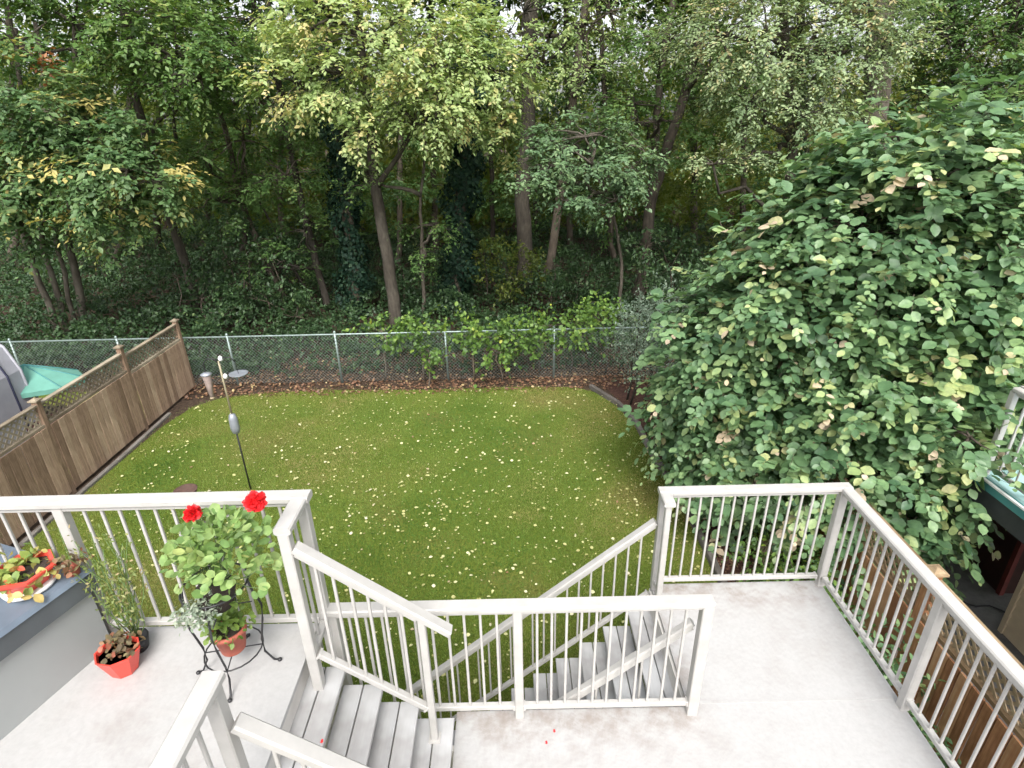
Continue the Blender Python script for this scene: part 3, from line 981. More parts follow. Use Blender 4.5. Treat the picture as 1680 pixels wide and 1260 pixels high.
# red planter on the box
pc = np.array((-2.80, 2.565, BT))
tag(MB().lathe(pc, [(0.10, 0), (0.128, 0.012), (0.132, 0.03), (0.12, 0.03)], 20).build('saucer', 'white_plastic', None, True),
    'white round saucer under the red planter on the storage box', 'saucer')
r = thing('planter', pc + (0, 0, 0.031), 'red six sided planter of pale leaves standing on the storage box', 'planter')
MB().lathe(pc + (0, 0, 0.031), [(0.10, 0), (0.152, 0.09), (0.166, 0.09), (0.168, 0.106), (0.145, 0.106), (0.138, 0.08)], 6, 0.25).build('pot', 'red_plastic', r)
MB().lathe(pc + (0, 0, 0.031), [(0.02, 0.08), (0.138, 0.082)], 6, 0.25).build('soil', 'soil', r)
pot_plant(r, pc + (0, 0, 0.10), 60, 0.12, 0.06, 0.055, 'coleus')
# smaller coral leaves beside the planter
r = thing('potted_plant', pc + (0.185, 0.10, 0.0), 'small coral leaved plant in a pot beside the red planter', 'plant')
MB().lathe(pc + (0.185, 0.10, 0.0), [(0.03, 0), (0.042, 0.07), (0.046, 0.08), (0.036, 0.08)], 12).build('pot', 'terracotta', r, True)
pot_plant(r, pc + (0.185, 0.10, 0.085), 26, 0.055, 0.05, 0.04, 'wilted')

# red bowl on the floor
c0 = np.array((-2.40, 2.50, U))
r = thing('flower_pot', c0, 'bright red tapered pot with withered plant standing on the upper deck floor', 'pot')
MB().lathe(c0, [(0.065, 0), (0.075, 0.004), (0.122, 0.15), (0.128, 0.165), (0.118, 0.165), (0.11, 0.13)], 8, 0.2, 0.9).build('pot', 'red_plastic', r)
MB().lathe(c0, [(0.01, 0.135), (0.112, 0.135)], 8, 0.2, 0.9).build('soil', 'soil', r)
pot_plant(r, c0 + (0, 0.02, 0.14), 40, 0.085, 0.13, 0.04, 'wilted')

# wispy plant between box and railing
c0 = np.array((-2.40, 2.66, U))
r = thing('wispy_plant', c0, 'tall wispy plant with sparse small leaves against the upper railing', 'plant')
tips = [c0 + (rng.uniform(-0.2, 0.2), rng.uniform(-0.04, 0.06), rng.uniform(0.45, 0.98)) for _ in range(20)]
stems(r, c0 + (0, 0, 0.06), tips, 0.004)
MB().lathe(c0, [(0.05, 0), (0.07, 0.1), (0.06, 0.1)], 10).build('pot', 'black_metal', r, True)
tt = rng.uniform(0.25, 1.0, (len(tips), 26))
C = (c0 + (0, 0, 0.06)) + (np.array(tips) - c0 - (0, 0, 0.06))[:, None, :] * tt[..., None]
C = C.reshape(-1, 3) + rng.normal(size=(C.size // 3, 3)) * 0.022
leaves('foliage', C, rng.normal(size=C.shape) + (0, 0, 0.5), rng.normal(size=C.shape), 0.032, 0.014, rng.uniform(0, 1, len(C)), T_DIAMOND, 'weed', r)

# wire plant stand
SC = np.array((-1.70, 2.50, U))
r = thing('plant_stand', SC, 'black wire plant stand with curved legs holding the geranium and a clay pot', 'plant stand')
for k in range(4):
    w = math.radians(-80 + 90 * k)
    d = np.array((math.cos(w), math.sin(w), 0))
    prof = [(0.235, 0.012), (0.205, 0.02), (0.165, 0.10), (0.165, 0.2), (0.20, 0.36), (0.215, 0.47), (0.185, 0.58), (0.175, 0.66)]
    pts = [SC + d * a + (0, 0, z) for a, z in prof]
    o = MB().tube(pts, 0.0065, 6).build('leg', 'black_metal', r, True)
    MB().lathe(pts[0] - np.array((0, 0, 0.012)), [(0.006, 0), (0.013, 0.006), (0.013, 0.016), (0.005, 0.022)], 8).build('foot', 'black_metal', o, True)
MB().ring(SC + (0, 0, 0.16), 0.163, 0.005).build('lower_ring', 'black_metal', r, True)
MB().ring(SC + (0, 0, 0.66), 0.176, 0.006).build('upper_ring', 'black_metal', r, True)
cb = MB()
for k in range(2):
    w = math.radians(-80 + 90 * k)
    d = np.array((math.cos(w), math.sin(w), 0)) * 0.168
    cb.tube([SC - d + (0, 0, 0.16), SC + d + (0, 0, 0.16)], 0.004, 5)
    cb.tube([SC - d + (0, 0, 0.5), SC + d + (0, 0, 0.5)], 0.004, 5)
cb.build('cross_bars', 'black_metal', r, True)

q = SC + (0.0, 0.0, 0.167)
r = thing('flower_pot', q, 'brown red clay pot with bushy green plant on the lower ring of the stand', 'pot')
MB().lathe(q, [(0.068, 0), (0.07, 0.005), (0.092, 0.13), (0.10, 0.13), (0.102, 0.165), (0.088, 0.165), (0.085, 0.14)], 20).build('pot', 'terracotta', r, True)
MB().lathe(q, [(0.01, 0.14), (0.087, 0.142)], 16).build('soil', 'soil', r)
pot_plant(r, q + (0, 0, 0.16), 90, 0.11, 0.24, 0.04, 'potgreen')

q = SC + (0.0, 0.0, 0.505)
r = thing('geranium', q, 'leafy geranium with two red flower heads on top of the wire stand', 'plant')
MB().lathe(q, [(0.07, 0), (0.075, 0.02), (0.105, 0.12), (0.11, 0.135), (0.095, 0.135)], 16).build('pot', 'soil', r, True)
heads = [q + (0.02, -0.03, 0.67), q + (0.41, -0.12, 0.80)]
n_ = 400
d = rand_dir(n_)
d[:, 2] = np.where(d[:, 2] < -0.45, -d[:, 2], d[:, 2])
C = q + (0.11, -0.02, 0.35) + d * np.array((0.28, 0.22, 0.29)) * rng.uniform(0.45, 1.0, (n_, 1))
ax = d + rng.normal(size=d.shape) * 0.4 + (0, 0, 0.1)
nr = d * 0.8 + rng.normal(size=d.shape) * 0.35 + (0, -0.2, 0.7)
ln = rng.uniform(0.035, 0.07, n_)
leaves('leaves', C, ax, nr, ln, ln, rng.uniform(0.1, 0.95, n_), T_ROUND, 'geranium', r)
stems(r, q + (0, 0, 0.16), list(C[:60]), 0.004)
stems(r, q + (0, 0, 0.3), heads, 0.0035, name='flower_stalk')
for k, hd in enumerate(heads):
    m_ = 150
    d = rand_dir(m_)
    rr = 0.046 if k else 0.04
    leaves('flower_head', hd + d * rr * rng.uniform(0.2, 0.6, (m_, 1)), d + rng.normal(size=d.shape) * 0.3, rng.normal(size=d.shape), rr * 0.75, rr * 0.7, rng.uniform(0, 1, m_), T_ROUND, 'petal', r)
# grey trailing plant in the same stand
q2 = SC + (-0.02, -0.17, 0.56)
r2 = thing('trailing_plant', q2, 'silvery trailing plant spilling over the front of the wire stand', 'plant')
MB().lathe(q2 + np.array((0.02, 0.04, 0.0)), [(0.03, 0), (0.045, 0.09), (0.04, 0.09)], 10).build('pot', 'soil', r2, True)
pot_plant(r2, q2 + (0, 0, 0.06), 120, 0.10, 0.09, 0.03, 'lavender', T_LEAF, 0.4, 'foliage', 0.7)

# fallen geranium petals
for (x, y, z, lab) in ((-1.13, 2.13, U - U / 5 + 0.003, 'single red petal lying on the top grey stair tread'), (0.23, 2.63, 0.003, 'red petal on the lower deck, nearer the middle railing'), (0.17, 2.55, 0.003, 'red petal on the lower deck, farther from the middle railing')):
    me, c = leaf_mesh('fallen_petal', np.array([(x, y, z), (x + 0.006, y + 0.004, z)]), np.array([(1.0, 0.3, 0), (0.2, 1, 0)]), np.array([(0, 0, 1.0), (0, 0.1, 1)]), 0.018, 0.014, np.array([0.5, 0.6]), T_LEAF, 'petal')
    tag(place('fallen_petal', me, c), lab, 'petal', 'fallen red petals')

# ------------------------------------------------------------------ things on the lawn
bx, by = -4.66, 8.55
r = thing('feeder_pole', (bx, by, G), 'tall thin pole with squirrel baffle and hooks on the left of the lawn', 'pole')
MB().tube([(bx, by, G - 0.05), (bx, by, -0.55)], 0.014, 8).build('lower_pole', 'black_metal', r, True)
MB().tube([(bx, by, -0.55), (bx, by, 0.46)], 0.016, 8).build('upper_pole', 'brass_pole', r, True)
MB().lathe((bx, by, -0.86), [(0.02, 0), (0.055, 0.02), (0.075, 0.1), (0.07, 0.28), (0.05, 0.36), (0.02, 0.38)], 12).build('baffle', 'pewter', r, True)
MB().tube([(bx, by, 0.40), (bx - 0.06, by, 0.50), (bx - 0.18, by, 0.50), (bx - 0.245, by, 0.43), (bx - 0.25, by, 0.30)], 0.011, 6).build('hook', 'black_metal', r, True)
MB().tube([(bx, by, 0.42), (bx + 0.08, by, 0.52), (bx + 0.2, by, 0.52), (bx + 0.26, by, 0.44)], 0.011, 6).build('hook', 'black_metal', r, True)
MB().lathe((bx + 0.04, by, 0.46), [(0.01, 0), (0.035, 0.02), (0.035, 0.06), (0.01, 0.09)], 10).build('finial', 'white_plastic', r, True)
MB().lathe((bx + 0.06, by - 0.02, 0.16), [(0.01, 0), (0.035, 0.02), (0.035, 0.06), (0.01, 0.09)], 10).build('finial', 'white_plastic', r, True)
q = np.array((bx - 0.25, by, -0.17))
r = thing('bird_feeder', q, 'tapered tube bird feeder hanging on the left hook of the pole', 'bird feeder')
MB().lathe(q, [(0.02, 0), (0.03, 0.01), (0.068, 0.38), (0.06, 0.40)], 12).build('seed_tube', 'clear_red', r, True)
MB().lathe(q + (0, 0, 0.40), [(0.085, 0), (0.092, 0.01), (0.04, 0.035), (0.01, 0.04)], 14).build('roof', 'pewter', r, True)
MB().lathe(q - (0, 0, 0.03), [(0.02, 0), (0.035, 0.012), (0.03, 0.03)], 10).build('tray', 'stone', r, True)
MB().tube([q + (0, 0, 0.43), q + (0, 0, 0.47)], 0.004, 5).build('hanger', 'black_metal', r, True)
q = np.array((bx + 0.27, by, 0.21))
r = thing('dish_feeder', q, 'flat grey dish feeder hanging on the right hook of the pole', 'bird feeder')
MB().lathe(q, [(0.05, 0), (0.14, 0.02), (0.15, 0.035), (0.13, 0.03)], 16).build('dish', 'pewter', r, True)
MB().tube([q + (0, 0, 0.03), q + (-0.01, 0, 0.23)], 0.004, 5).build('hanger', 'black_metal', r, True)
q = np.array((-5.1, 7.5, G))
r = thing('bird_bath', q, 'rusty shallow bird bath on pinkish pedestal, just beyond the upper railing', 'bird bath')
MB().lathe(q, [(0.16, 0), (0.15, 0.05), (0.07, 0.1), (0.06, 0.5), (0.10, 0.62), (0.11, 0.64)], 14).build('pedestal', 'grey_pink', r, True)
MB().lathe(q + (0, 0, 0.64), [(0.09, 0), (0.15, 0.05), (0.175, 0.11), (0.165, 0.11), (0.08, 0.05)], 18).build('bowl', 'rust', r, True)


def in_poly(x, y, poly):
    inside = np.zeros(len(x), bool)
    k = len(poly)
    for i in range(k):
        (x0, y0), (x1, y1) = poly[i], poly[(i + 1) % k]
        c = ((y0 > y) != (y1 > y)) & (x < (x1 - x0) * (y - y0) / (y1 - y0 + 1e-12) + x0)
        inside ^= c
    return inside


# grass blades
N = 330000
gx, gy = rng.uniform(-7.7, 2.85, N), 13.2 - 10.2 * rng.random(N) ** 0.9
jx, jy = gx + rng.normal(size=N) * 0.12, gy + rng.normal(size=N) * 0.12
ok = in_poly(jx, jy, LAWN)
gx, gy = gx[ok], gy[ok]
edge = np.minimum(np.abs(gx + 7.5), np.minimum(np.abs(gx - 2.75), np.abs(12.6 - gy)))
pt = 0.36 + 0.2 * np.sin(gx * 0.9 + 1.3 * np.sin(gy * 0.5)) + 0.12 * np.sin(gy * 1.7 + gx * 0.6) + 0.1 * np.sin(gx * 2.9 - gy * 2.1)
for _ in range(60):                                          # clover clumps and dry spots
    ox, oy, orad = rng.uniform(-7.5, 2.7), rng.uniform(3.5, 12.6), rng.uniform(0.12, 0.55)
    pt += rng.choice((-0.22, 0.2, 0.3)) * np.exp(-((gx - ox) ** 2 + ((gy - oy) * 1.3) ** 2) / orad ** 2)
pt += 0.36 * np.exp(-edge / 1.2) + 0.05
keep = rng.random(len(gx)) < np.clip(0.35 + edge * 0.6, 0, 1)
gx, gy, pt = gx[keep], gy[keep], pt[keep]
n_ = len(gx)
axg = np.stack([rng.normal(size=n_) * 0.5, rng.normal(size=n_) * 0.5, np.ones(n_)], 1)
tag(leaves('grass', np.stack([gx, gy, np.full(n_, G)], 1), axg, rng.normal(size=(n_, 3)) * (1, 1, 0.2), rng.uniform(0.025, 0.05, n_), rng.uniform(0.006, 0.011, n_), pt + rng.normal(size=n_) * 0.16, T_BLADE, 'grass'),
    'short green lawn grass with worn brownish edges', 'grass', kind='stuff')

# fallen leaves over the lawn
N = 1900
fx = np.concatenate([rng.uniform(-7.4, 2.7, N), rng.normal(-1.0, 2.2, 700)])
fy = np.concatenate([rng.uniform(3.6, 12.9, N), rng.normal(8.3, 1.8, 700)])
ok = in_poly(fx, fy, LAWN)
fx, fy = fx[ok], fy[ok]
n_ = len(fx)
fl = 0.022 + 0.045 * rng.random(n_) ** 1.8
tag(leaves('fallen_leaves', np.stack([fx, fy, np.full(n_, G + 0.035)], 1), rng.normal(size=(n_, 3)) * (1, 1, 0.15), rng.normal(size=(n_, 3)) * 0.3 + (0, 0, 1), fl, fl * 0.8, rng.beta(1.3, 1.3, n_), T_LEAF, 'fallen'),
    'small yellow fallen leaves scattered over the lawn', 'leaves', kind='stuff')
N = 5200
fx = rng.uniform(-8, 6, N)
fy = 12.3 + rng.gamma(1.6, 0.75, N)
n_ = N
fl = rng.uniform(0.04, 0.09, n_)
tag(leaves('leaf_litter', np.stack([fx, fy, np.full(n_, G + 0.012) + rng.uniform(0, 0.03, n_)], 1), rng.normal(size=(n_, 3)) * (1, 1, 0.3), rng.normal(size=(n_, 3)) * 0.4 + (0, 0, 1), fl, fl * 0.75, rng.beta(1.3, 2.2, n_), T_LEAF, 'litter'),
    'brown and yellow leaf litter along the foot of the chain link fence', 'leaves', kind='stuff')
N = 1500
tag(leaves('mulch_chips', np.stack([rng.uniform(2.9, 3.85, N), rng.uniform(4, 9, N), np.full(N, G + 0.01)], 1), rng.normal(size=(N, 3)) * (1, 1, 0.2), rng.normal(size=(N, 3)) * 0.5 + (0, 0, 1), rng.uniform(0.03, 0.08, N), 0.025, rng.uniform(0, 0.85, N), T_DIAMOND, 'litter'),
    'red brown bark chips covering the bed', 'mulch', kind='stuff')

# ------------------------------------------------------------------ left neighbour
r = thing('covered_shelter', (-10.2, 9.0, G), 'tall grey fabric covered shelter with dark piping beyond the left fence', 'shelter')
prof = [(0, 0), (0, 1.9), (0.12, 2.35), (0.4, 2.62), (0.9, 2.7), (1.6, 2.7), (1.6, 0)]
mb = MB()
mb.hexa([(-8.95 - a * 1.2, 9.75 - 0.02 * 0, G + z) for a, z in prof], [(-8.95 - a * 1.2, 7.6, G + z) for a, z in prof])
mb.build('cover', 'canvas_grey', r)
MB().tube([(-8.945, 9.45, G), (-8.945, 9.45, G + 1.9), (-8.945 - 0.144, 9.45, G + 2.35), (-8.945 - 0.48, 9.45, G + 2.62)], 0.02, 6).build('piping', 'navy', r, True)
MB().tube([(-8.945, 9.76, G), (-8.945, 9.76, G + 1.9), (-8.945 - 0.144, 9.76, G + 2.35), (-8.945 - 0.48, 9.76, G + 2.62)], 0.025, 6).build('piping', 'canvas_grey', r, True)
r = thing('garden_canopy', (-9.2, 10.15, G), 'teal green canvas canopy on a pole beyond the left fence', 'canopy')
cx, cy_ = -9.2, 10.15
cv, cf = [(cx, cy_, G + 1.84)], []
for k in range(8):
    w = 2 * PI * k / 8 + 0.2
    cv.append((cx + 1.0 * math.cos(w), cy_ + 0.62 * math.sin(w), G + 1.5))
for k in range(8):
    w = 2 * PI * k / 8 + 0.2
    cv.append((cx + 1.0 * math.cos(w), cy_ + 0.62 * math.sin(w), G + 1.41))
for k in range(8):
    k2 = (k + 1) % 8
    cf.append((0, 1 + k, 1 + k2))
    cf.append((1 + k, 9 + k, 9 + k2, 1 + k2))
MB().add(cv, cf).build('canvas', 'canvas_teal', r)
rb = MB()
for k in range(8):
    rb.tube([np.array(cv[0]) + (0, 0, 0.005), np.array(cv[1 + k]) + (0, 0, 0.005)], 0.012, 5)
rb.build('seams', 'teal_trim', r, True)
MB().tube([(cx, cy_, G), (cx, cy_, G + 1.8)], 0.025, 8).build('pole', 'galv', r, True)
MB().lathe((cx, cy_, G), [(0.25, 0), (0.24, 0.06), (0.05, 0.1)], 14).build('base', 'black_beam', r, True)
tag(MB().prism([(-9.6, 9.4), (-8.2, 9.4), (-8.2, 10.3), (-9.6, 10.3)], G, G + 0.9).build('dark_bin', 'dark_brown'), 'dark brown chest low beneath the teal canopy', 'chest')

# ------------------------------------------------------------------ right neighbour
DX, DZ = 5.0, 0.3
r = thing('neighbour_deck', (6.5, 3, G), 'neighbouring raised deck with teal floor and black edge beam on the right', 'deck')
MB().prism([(DX, -2), (10.5, -2), (10.5, 5.25), (DX, 5.25)], DZ - 0.05, DZ).build('deck_floor', 'teal_floor', r)
MB().beam((DX - 0.03, -2, DZ - 0.03), (DX - 0.03, 5.28, DZ - 0.03), 0.055, 0.10).build('edge_trim', 'teal_trim', r)
MB().beam((DX - 0.06, -2, DZ + 0.025), (DX - 0.06, 5.3, DZ + 0.025), 0.03, 0.02).build('edge_strip', 'white_plastic', r)
MB().beam((DX - 0.01, -2, DZ - 0.20), (DX - 0.01, 5.26, DZ - 0.20), 0.06, 0.22).build('edge_beam', 'black_beam', r)
MB().beam((DX + 0.03, 5.27, DZ - 0.17), (10.5, 5.27, DZ - 0.17), 0.05, 0.26).build('end_beam', 'black_beam', r)
for x, y in ((8.6, 5.1), (10.2, 5.1), (10.2, 0)):
    MB().box((x, y, (G + DZ - 0.05) / 2), (0.12, 0.12, DZ - 0.05 - G)).build('support_post', 'red_brown', r)
r = thing('railing', (DX + 0.05, 3, DZ), 'white baluster railing of the neighbouring teal deck', 'railing')
run(r, (DX + 0.06, 5.15, DZ), (DX + 0.06, 1.5, DZ), 1.02, 34, cap_ext=(0.05, 0), capw=0.08)
run(r, (DX + 0.12, 5.2, DZ), (9.5, 5.2, DZ), 1.019, 40, capw=0.08)
for x, y in ((DX + 0.06, 5.2), (DX + 0.06, 3.3), (DX + 0.06, 1.5)):
    post(r, x, y, DZ, DZ + 0.97)
r = thing('garden_cabinet', (7.2, 6.0, G), 'dark brown cabinet standing in shade under the neighbouring deck', 'cabinet')
MB().prism([(6.4, 5.75), (8.2, 5.75), (8.2, 7.3), (6.4, 7.3)], G + 0.002, G + 1.25).build('body', 'dark_brown', r)
MB().prism([(6.36, 5.71), (8.24, 5.71), (8.24, 7.34), (6.36, 7.34)], G + 1.25, G + 1.29).build('top', 'dark_brown', r)
MB().box((6.385, 5.73, G + 0.62), (0.06, 0.06, 1.2)).build('corner_post', 'red_brown', r)
r = thing('neighbour_wall', (6.9, 2.6, G), 'tan lap siding wall of the neighbouring house below its deck', 'wall')
for k in range(14):
    z = G + 0.02 + k * 0.16
    w_ = MB()
    w_.hexa([(5.93, -2, z), (6.1, -2, z), (6.1, 5.1, z), (5.93, 5.1, z)], [(5.955, -2, z + 0.158), (6.1, -2, z + 0.158), (6.1, 5.1, z + 0.158), (5.955, 5.1, z + 0.158)])
    w_.build('siding_board', 'tan_siding', r)
MB().box((6.0, 5.13, G + 1.13), (0.16, 0.06, 2.24)).build('corner_board', 'tan_siding', r)
tag(MB().tube([(5.3 + 0.09 * k, 6.4 - 0.11 * k + 0.16 * math.sin(k * 0.8), G + 0.016) for k in range(12)], 0.011, 6).build('garden_hose', 'black_metal', None, True),
    'thin dark hose lying on the grey patio', 'hose')

# ------------------------------------------------------------------ broad-leaved bush on the right
BUSH = [((4.6, 7.1, 0.2), (1.75, 1.5, 1.6)), ((3.55, 7.7, -0.7), (0.95, 1.0, 1.15)), ((3.5, 8.5, -1.0), (0.7, 0.8, 0.95)), ((3.75, 7.6, 0.95), (1.2, 1.1, 1.2)), ((4.45, 7.2, 2.05), (1.35, 1.2, 1.25)),
        ((4.75, 6.9, 3.05), (0.9, 0.85, 0.9)), ((5.7, 6.8, 1.6), (1.4, 1.2, 1.5)), ((5.75, 6.9, 2.45), (1.0, 0.9, 0.9)), ((4.55, 6.15, -0.3), (0.95, 0.75, 1.1)), ((5.05, 6.05, 0.75), (0.8, 0.6, 0.8)),
        ((4.35, 5.75, -1.0), (0.6, 0.6, 0.7)), ((6.7, 7.0, 1.25), (1.3, 1.2, 1.3)), ((4.6, 5.7, -0.2), (0.45, 0.45, 0.5)), ((4.3, 8.6, 0.0), (1.2, 1.0, 1.5)), ((5.6, 8.2, 1.2), (1.6, 1.2, 1.6)),
        ((3.75, 6.85, 1.85), (0.85, 0.7, 0.75)), ((4.15, 6.95, 2.65), (0.8, 0.7, 0.7)), ((3.15, 7.3, 1.15), (0.65, 0.65, 0.6)), ((3.1, 7.3, 0.55), (0.6, 0.65, 0.5)), ((2.95, 8.0, -0.2), (0.6, 0.6, 0.6)), ((5.15, 6.2, 2.1), (0.7, 0.5, 0.5)), ((3.2, 7.1, -0.35), (0.5, 0.5, 0.45)), ((4.72, 5.15, 0.78), (0.22, 0.2, 0.16)), ((4.3, 6.1, 0.75), (0.6, 0.5, 0.45))]
base = np.array((4.9, 7.3, G - 0.03))
r = thing('broad_leaved_bush', base, 'huge broad leaved bush with pink tinged tips towering over the right railing', 'bush')
mb = MB()
C, D, T, K = lobes_sprays(BUSH, 13.0, 4, 0.15, 0.8)
T = T + rng.uniform(-0.1, 0.28, len(T))
for k in range(6):
    w = 2 * PI * k / 6
    top = np.array((4.9 + 1.1 * math.cos(w), 7.1 + 0.9 * math.sin(w), 1.2 + 0.6 * math.sin(3 * w)))
    mb.tube(bend(base + (0.12 * math.cos(w), 0.12 * math.sin(w), 0), top, 7, 0.08), np.linspace(0.07, 0.03, 7), 7)
for (c, rad) in BUSH:
    mb.tube(bend((4.9, 7.2, -0.2), c, 6, 0.1), np.linspace(0.045, 0.022, 6), 6)
    near = K[np.linalg.norm((K - np.array(c)) / np.array(rad), axis=1) < 1.2]
    for q in near[rng.permutation(len(near))[:14]]:
        mb.tube(bend(c, q, 4, 0.1), np.linspace(0.018, 0.006, 4), 4)
mb.build('trunk', 'bark_dark', r, True)
# pink and yellow young leaves only at some shoot tips
tip = np.where(rng.random(len(T)) < 0.07, rng.uniform(0.2, 0.42, len(T)), 0)
(pos, ax, nr, ln, tn), tw_ = twig_sprays(C, D, 8, 0.36, 0.132, 0.4, T * 0.95 + tip, 0.3, 0.22)
twigs(r, tw_, 0.007, 'bark_dark')
ok = (pos[:, 2] > G + 0.05) & ~((pos[:, 0] < 2.95) & (pos[:, 1] < 4.6))
pos, ax, nr, ln, tn = [a[ok] for a in (pos, ax, nr, ln, tn)]
leaves('crown', pos, ax, nr, ln, ln * 0.72, tn, T_LEAF, 'bush', r)


def shrub(name, label, lobes, mat, leaf, density, per_clump, per, ratio=0.6, tpl=T_LEAF, twig=0.25, base=None, group=None, droop=0.3, shift=0.0):
    c = np.mean([np.array(a) for a, _ in lobes], axis=0)
    base = np.array(base if base is not None else (c[0], c[1], G), float)
    root = thing(name, base, label, 'shrub', group)
    C, D, T, K = lobes_sprays(lobes, density, per_clump)
    mb = MB()
    for (cc, rr) in lobes:
        b2 = np.array((cc[0] + rng.normal() * 0.1, cc[1] + rng.normal() * 0.1, base[2]))
        mb.tube(bend(b2, cc, 5, 0.1), np.linspace(0.025, 0.014, 5), 6)
        near = K[np.linalg.norm((K - np.array(cc)) / np.array(rr), axis=1) < 1.3]
        for q in near[rng.permutation(len(near))[:8]]:
            mb.tube(bend(cc, q, 4, 0.1), np.linspace(0.012, 0.004, 4), 4)
    mb.build('stems', 'bark_dark', root, True)
    pos, ax, nr, ln, tn = sprays(C, D, per, twig, leaf, droop, 0.95, T + shift)
    ok = pos[:, 2] > base[2] + 0.02
    leaves('foliage', pos[ok], ax[ok], nr[ok], ln[ok], ln[ok] * ratio, tn[ok], tpl, mat, root)
    return root


shrub('silver_shrub', 'silvery grey green shrub at the far corner of the lawn beside the huge bush', [(P(1095, 515, 10.9), (0.55, 0.5, 0.45)), (P(1065, 540, 11.4), (0.6, 0.55, 0.45)), (P(1085, 595, 11.1), (0.5, 0.5, 0.5)), (P(1040, 575, 11.7), (0.35, 0.4, 0.35)), (P(1050, 510, 11.6), (0.3, 0.3, 0.25))], 'silver', 0.055, 16, 5, 7, 0.5, T_DIAMOND, 0.22)
shrub('low_shrub', 'low glossy shrub with yellow tips behind the back railing', [((4.0 - 0.55, 5.35, G + 0.5), (0.42, 0.5, 0.5)), ((3.3, 4.75, G + 0.45), (0.35, 0.4, 0.45)), ((3.55, 6.0, G + 0.35), (0.3, 0.4, 0.4))], 'bright' if False else 'leaf_bright', 0.06, 22, 5, 6)
shrub('low_shrub', 'dark leafy shrub low between the deck corner and the cedar fence', [((3.35, 3.9, G + 0.55), (0.35, 0.45, 0.55)), ((3.45, 3.2, G + 0.35), (0.3, 0.4, 0.4))], 'bush', 0.08, 20, 4, 5)
shrub('low_shrub', 'small green plants low beside the cedar fence near the front', [((3.4, 2.3, G + 0.25), (0.3, 0.4, 0.35)), ((3.45, 1.6, G + 0.25), (0.3, 0.4, 0.3))], 'leaf_mid', 0.06, 20, 4, 5)
shrub('vine_shrub', 'mid green leafy vine trailing over the middle of the chain link fence', [(P(690, 548, 13.15), (0.75, 0.35, 0.24)), (P(775, 552, 13.1), (0.7, 0.35, 0.26)), (P(630, 545, 13.2), (0.4, 0.3, 0.16)), (P(840, 552, 13.15), (0.5, 0.35, 0.22)), (P(815, 580, 12.95), (0.3, 0.22, 0.16)), (P(705, 580, 12.95), (0.32, 0.2, 0.14))], 'leaf_bright', 0.11, 6, 5, 7, 0.7, T_LEAF, 0.34, group='vines over the chain link fence', shift=-0.02)
shrub('vine_shrub', 'bright yellow green leafy vine trailing over the right end of the chain link fence', [(P(930, 533, 13.3), (0.75, 0.4, 0.24)), (P(990, 528, 13.4), (0.6, 0.4, 0.28)), (P(880, 540, 13.4), (0.4, 0.35, 0.16))], 'leaf_bright', 0.11, 6.5, 5, 7, 0.7, T_LEAF, 0.34, group='vines over the chain link fence', shift=0.02)


# ------------------------------------------------------------------ the wood
def lob(u, v, y, rx, ry, rz):
    return (P(u, v, y), (rx, ry, rz))


def tp(y, *uv):
    """trunk points at distance y; the first one is dropped to the ground"""
    q = [P(u, v, y) for u, v in uv]
    q[0][2] = G - 0.1
    return q


def up(pts, h=4.0):
    d = unit(pts[-1] - pts[-2])
    return pts + [pts[-1] + d * h]


t_ = up(tp(16.6, (650, 540), (636, 420), (616, 310), (606, 200), (590, 60)))
tree('pale_maple', 'pale yellow green tree leaning over the middle of the lawn with bare tan trunk', [(t_, 0.19, 0.08), ([t_[2], P(690, 200, 16.2), P(720, 40, 16)], 0.07, 0.03), ([t_[2], P(560, 200, 16.4), P(500, 110, 16)], 0.07, 0.03)],
     [lob(640, 70, 15.6, 2.3, 1.6, 1.5), lob(560, 120, 15.6, 1.3, 1.0, 0.9), lob(490, 140, 15.4, 0.8, 0.8, 0.55), lob(720, 140, 15.4, 1.4, 1.2, 1.1), lob(800, 110, 15.8, 1.1, 1.0, 1.2), lob(590, 215, 15.3, 0.55, 0.6, 0.5), lob(680, 205, 15.3, 0.8, 0.7, 0.6), lob(820, 210, 16, 0.5, 0.5, 0.7), lob(540, 30, 15.8, 1.4, 1.2, 1.0)],
     'leaf_pale', 0.14, 5.6, 5, 8, hi=0.05, tone_shift=0.22)
t_ = up(tp(16.3, (85, 520), (50, 420), (20, 330)))
tree('left_maple', 'dark green tree with several slim trunks and yellow tips at the left edge', [(t_, 0.10, 0.05), (up(tp(16.6, (105, 520), (72, 415), (60, 320))), 0.09, 0.05), (up(tp(16.9, (128, 510), (112, 400), (115, 300))), 0.12, 0.06), (up(tp(16.7, (118, 520), (95, 410), (85, 310))), 0.07, 0.05)],
     [lob(90, 290, 15.2, 1.6, 1.2, 1.1), lob(210, 280, 15, 1.3, 1.1, 0.8), lob(10, 250, 15.2, 1.3, 1.1, 1.2), lob(180, 345, 14.8, 0.9, 0.8, 0.7), lob(40, 370, 15, 1.2, 1.0, 0.6), lob(60, 180, 15.4, 1.5, 1.2, 1.0), lob(150, 220, 15.4, 1.2, 1.0, 0.7), lob(250, 300, 14.8, 0.6, 0.6, 0.35)],
     'leaf_deep', 0.17, 5.6, 5, 7, tone_shift=0.18, hi=0.05)
t_ = up(tp(18.5, (325, 530), (300, 420), (250, 280), (215, 120), (200, 0)))
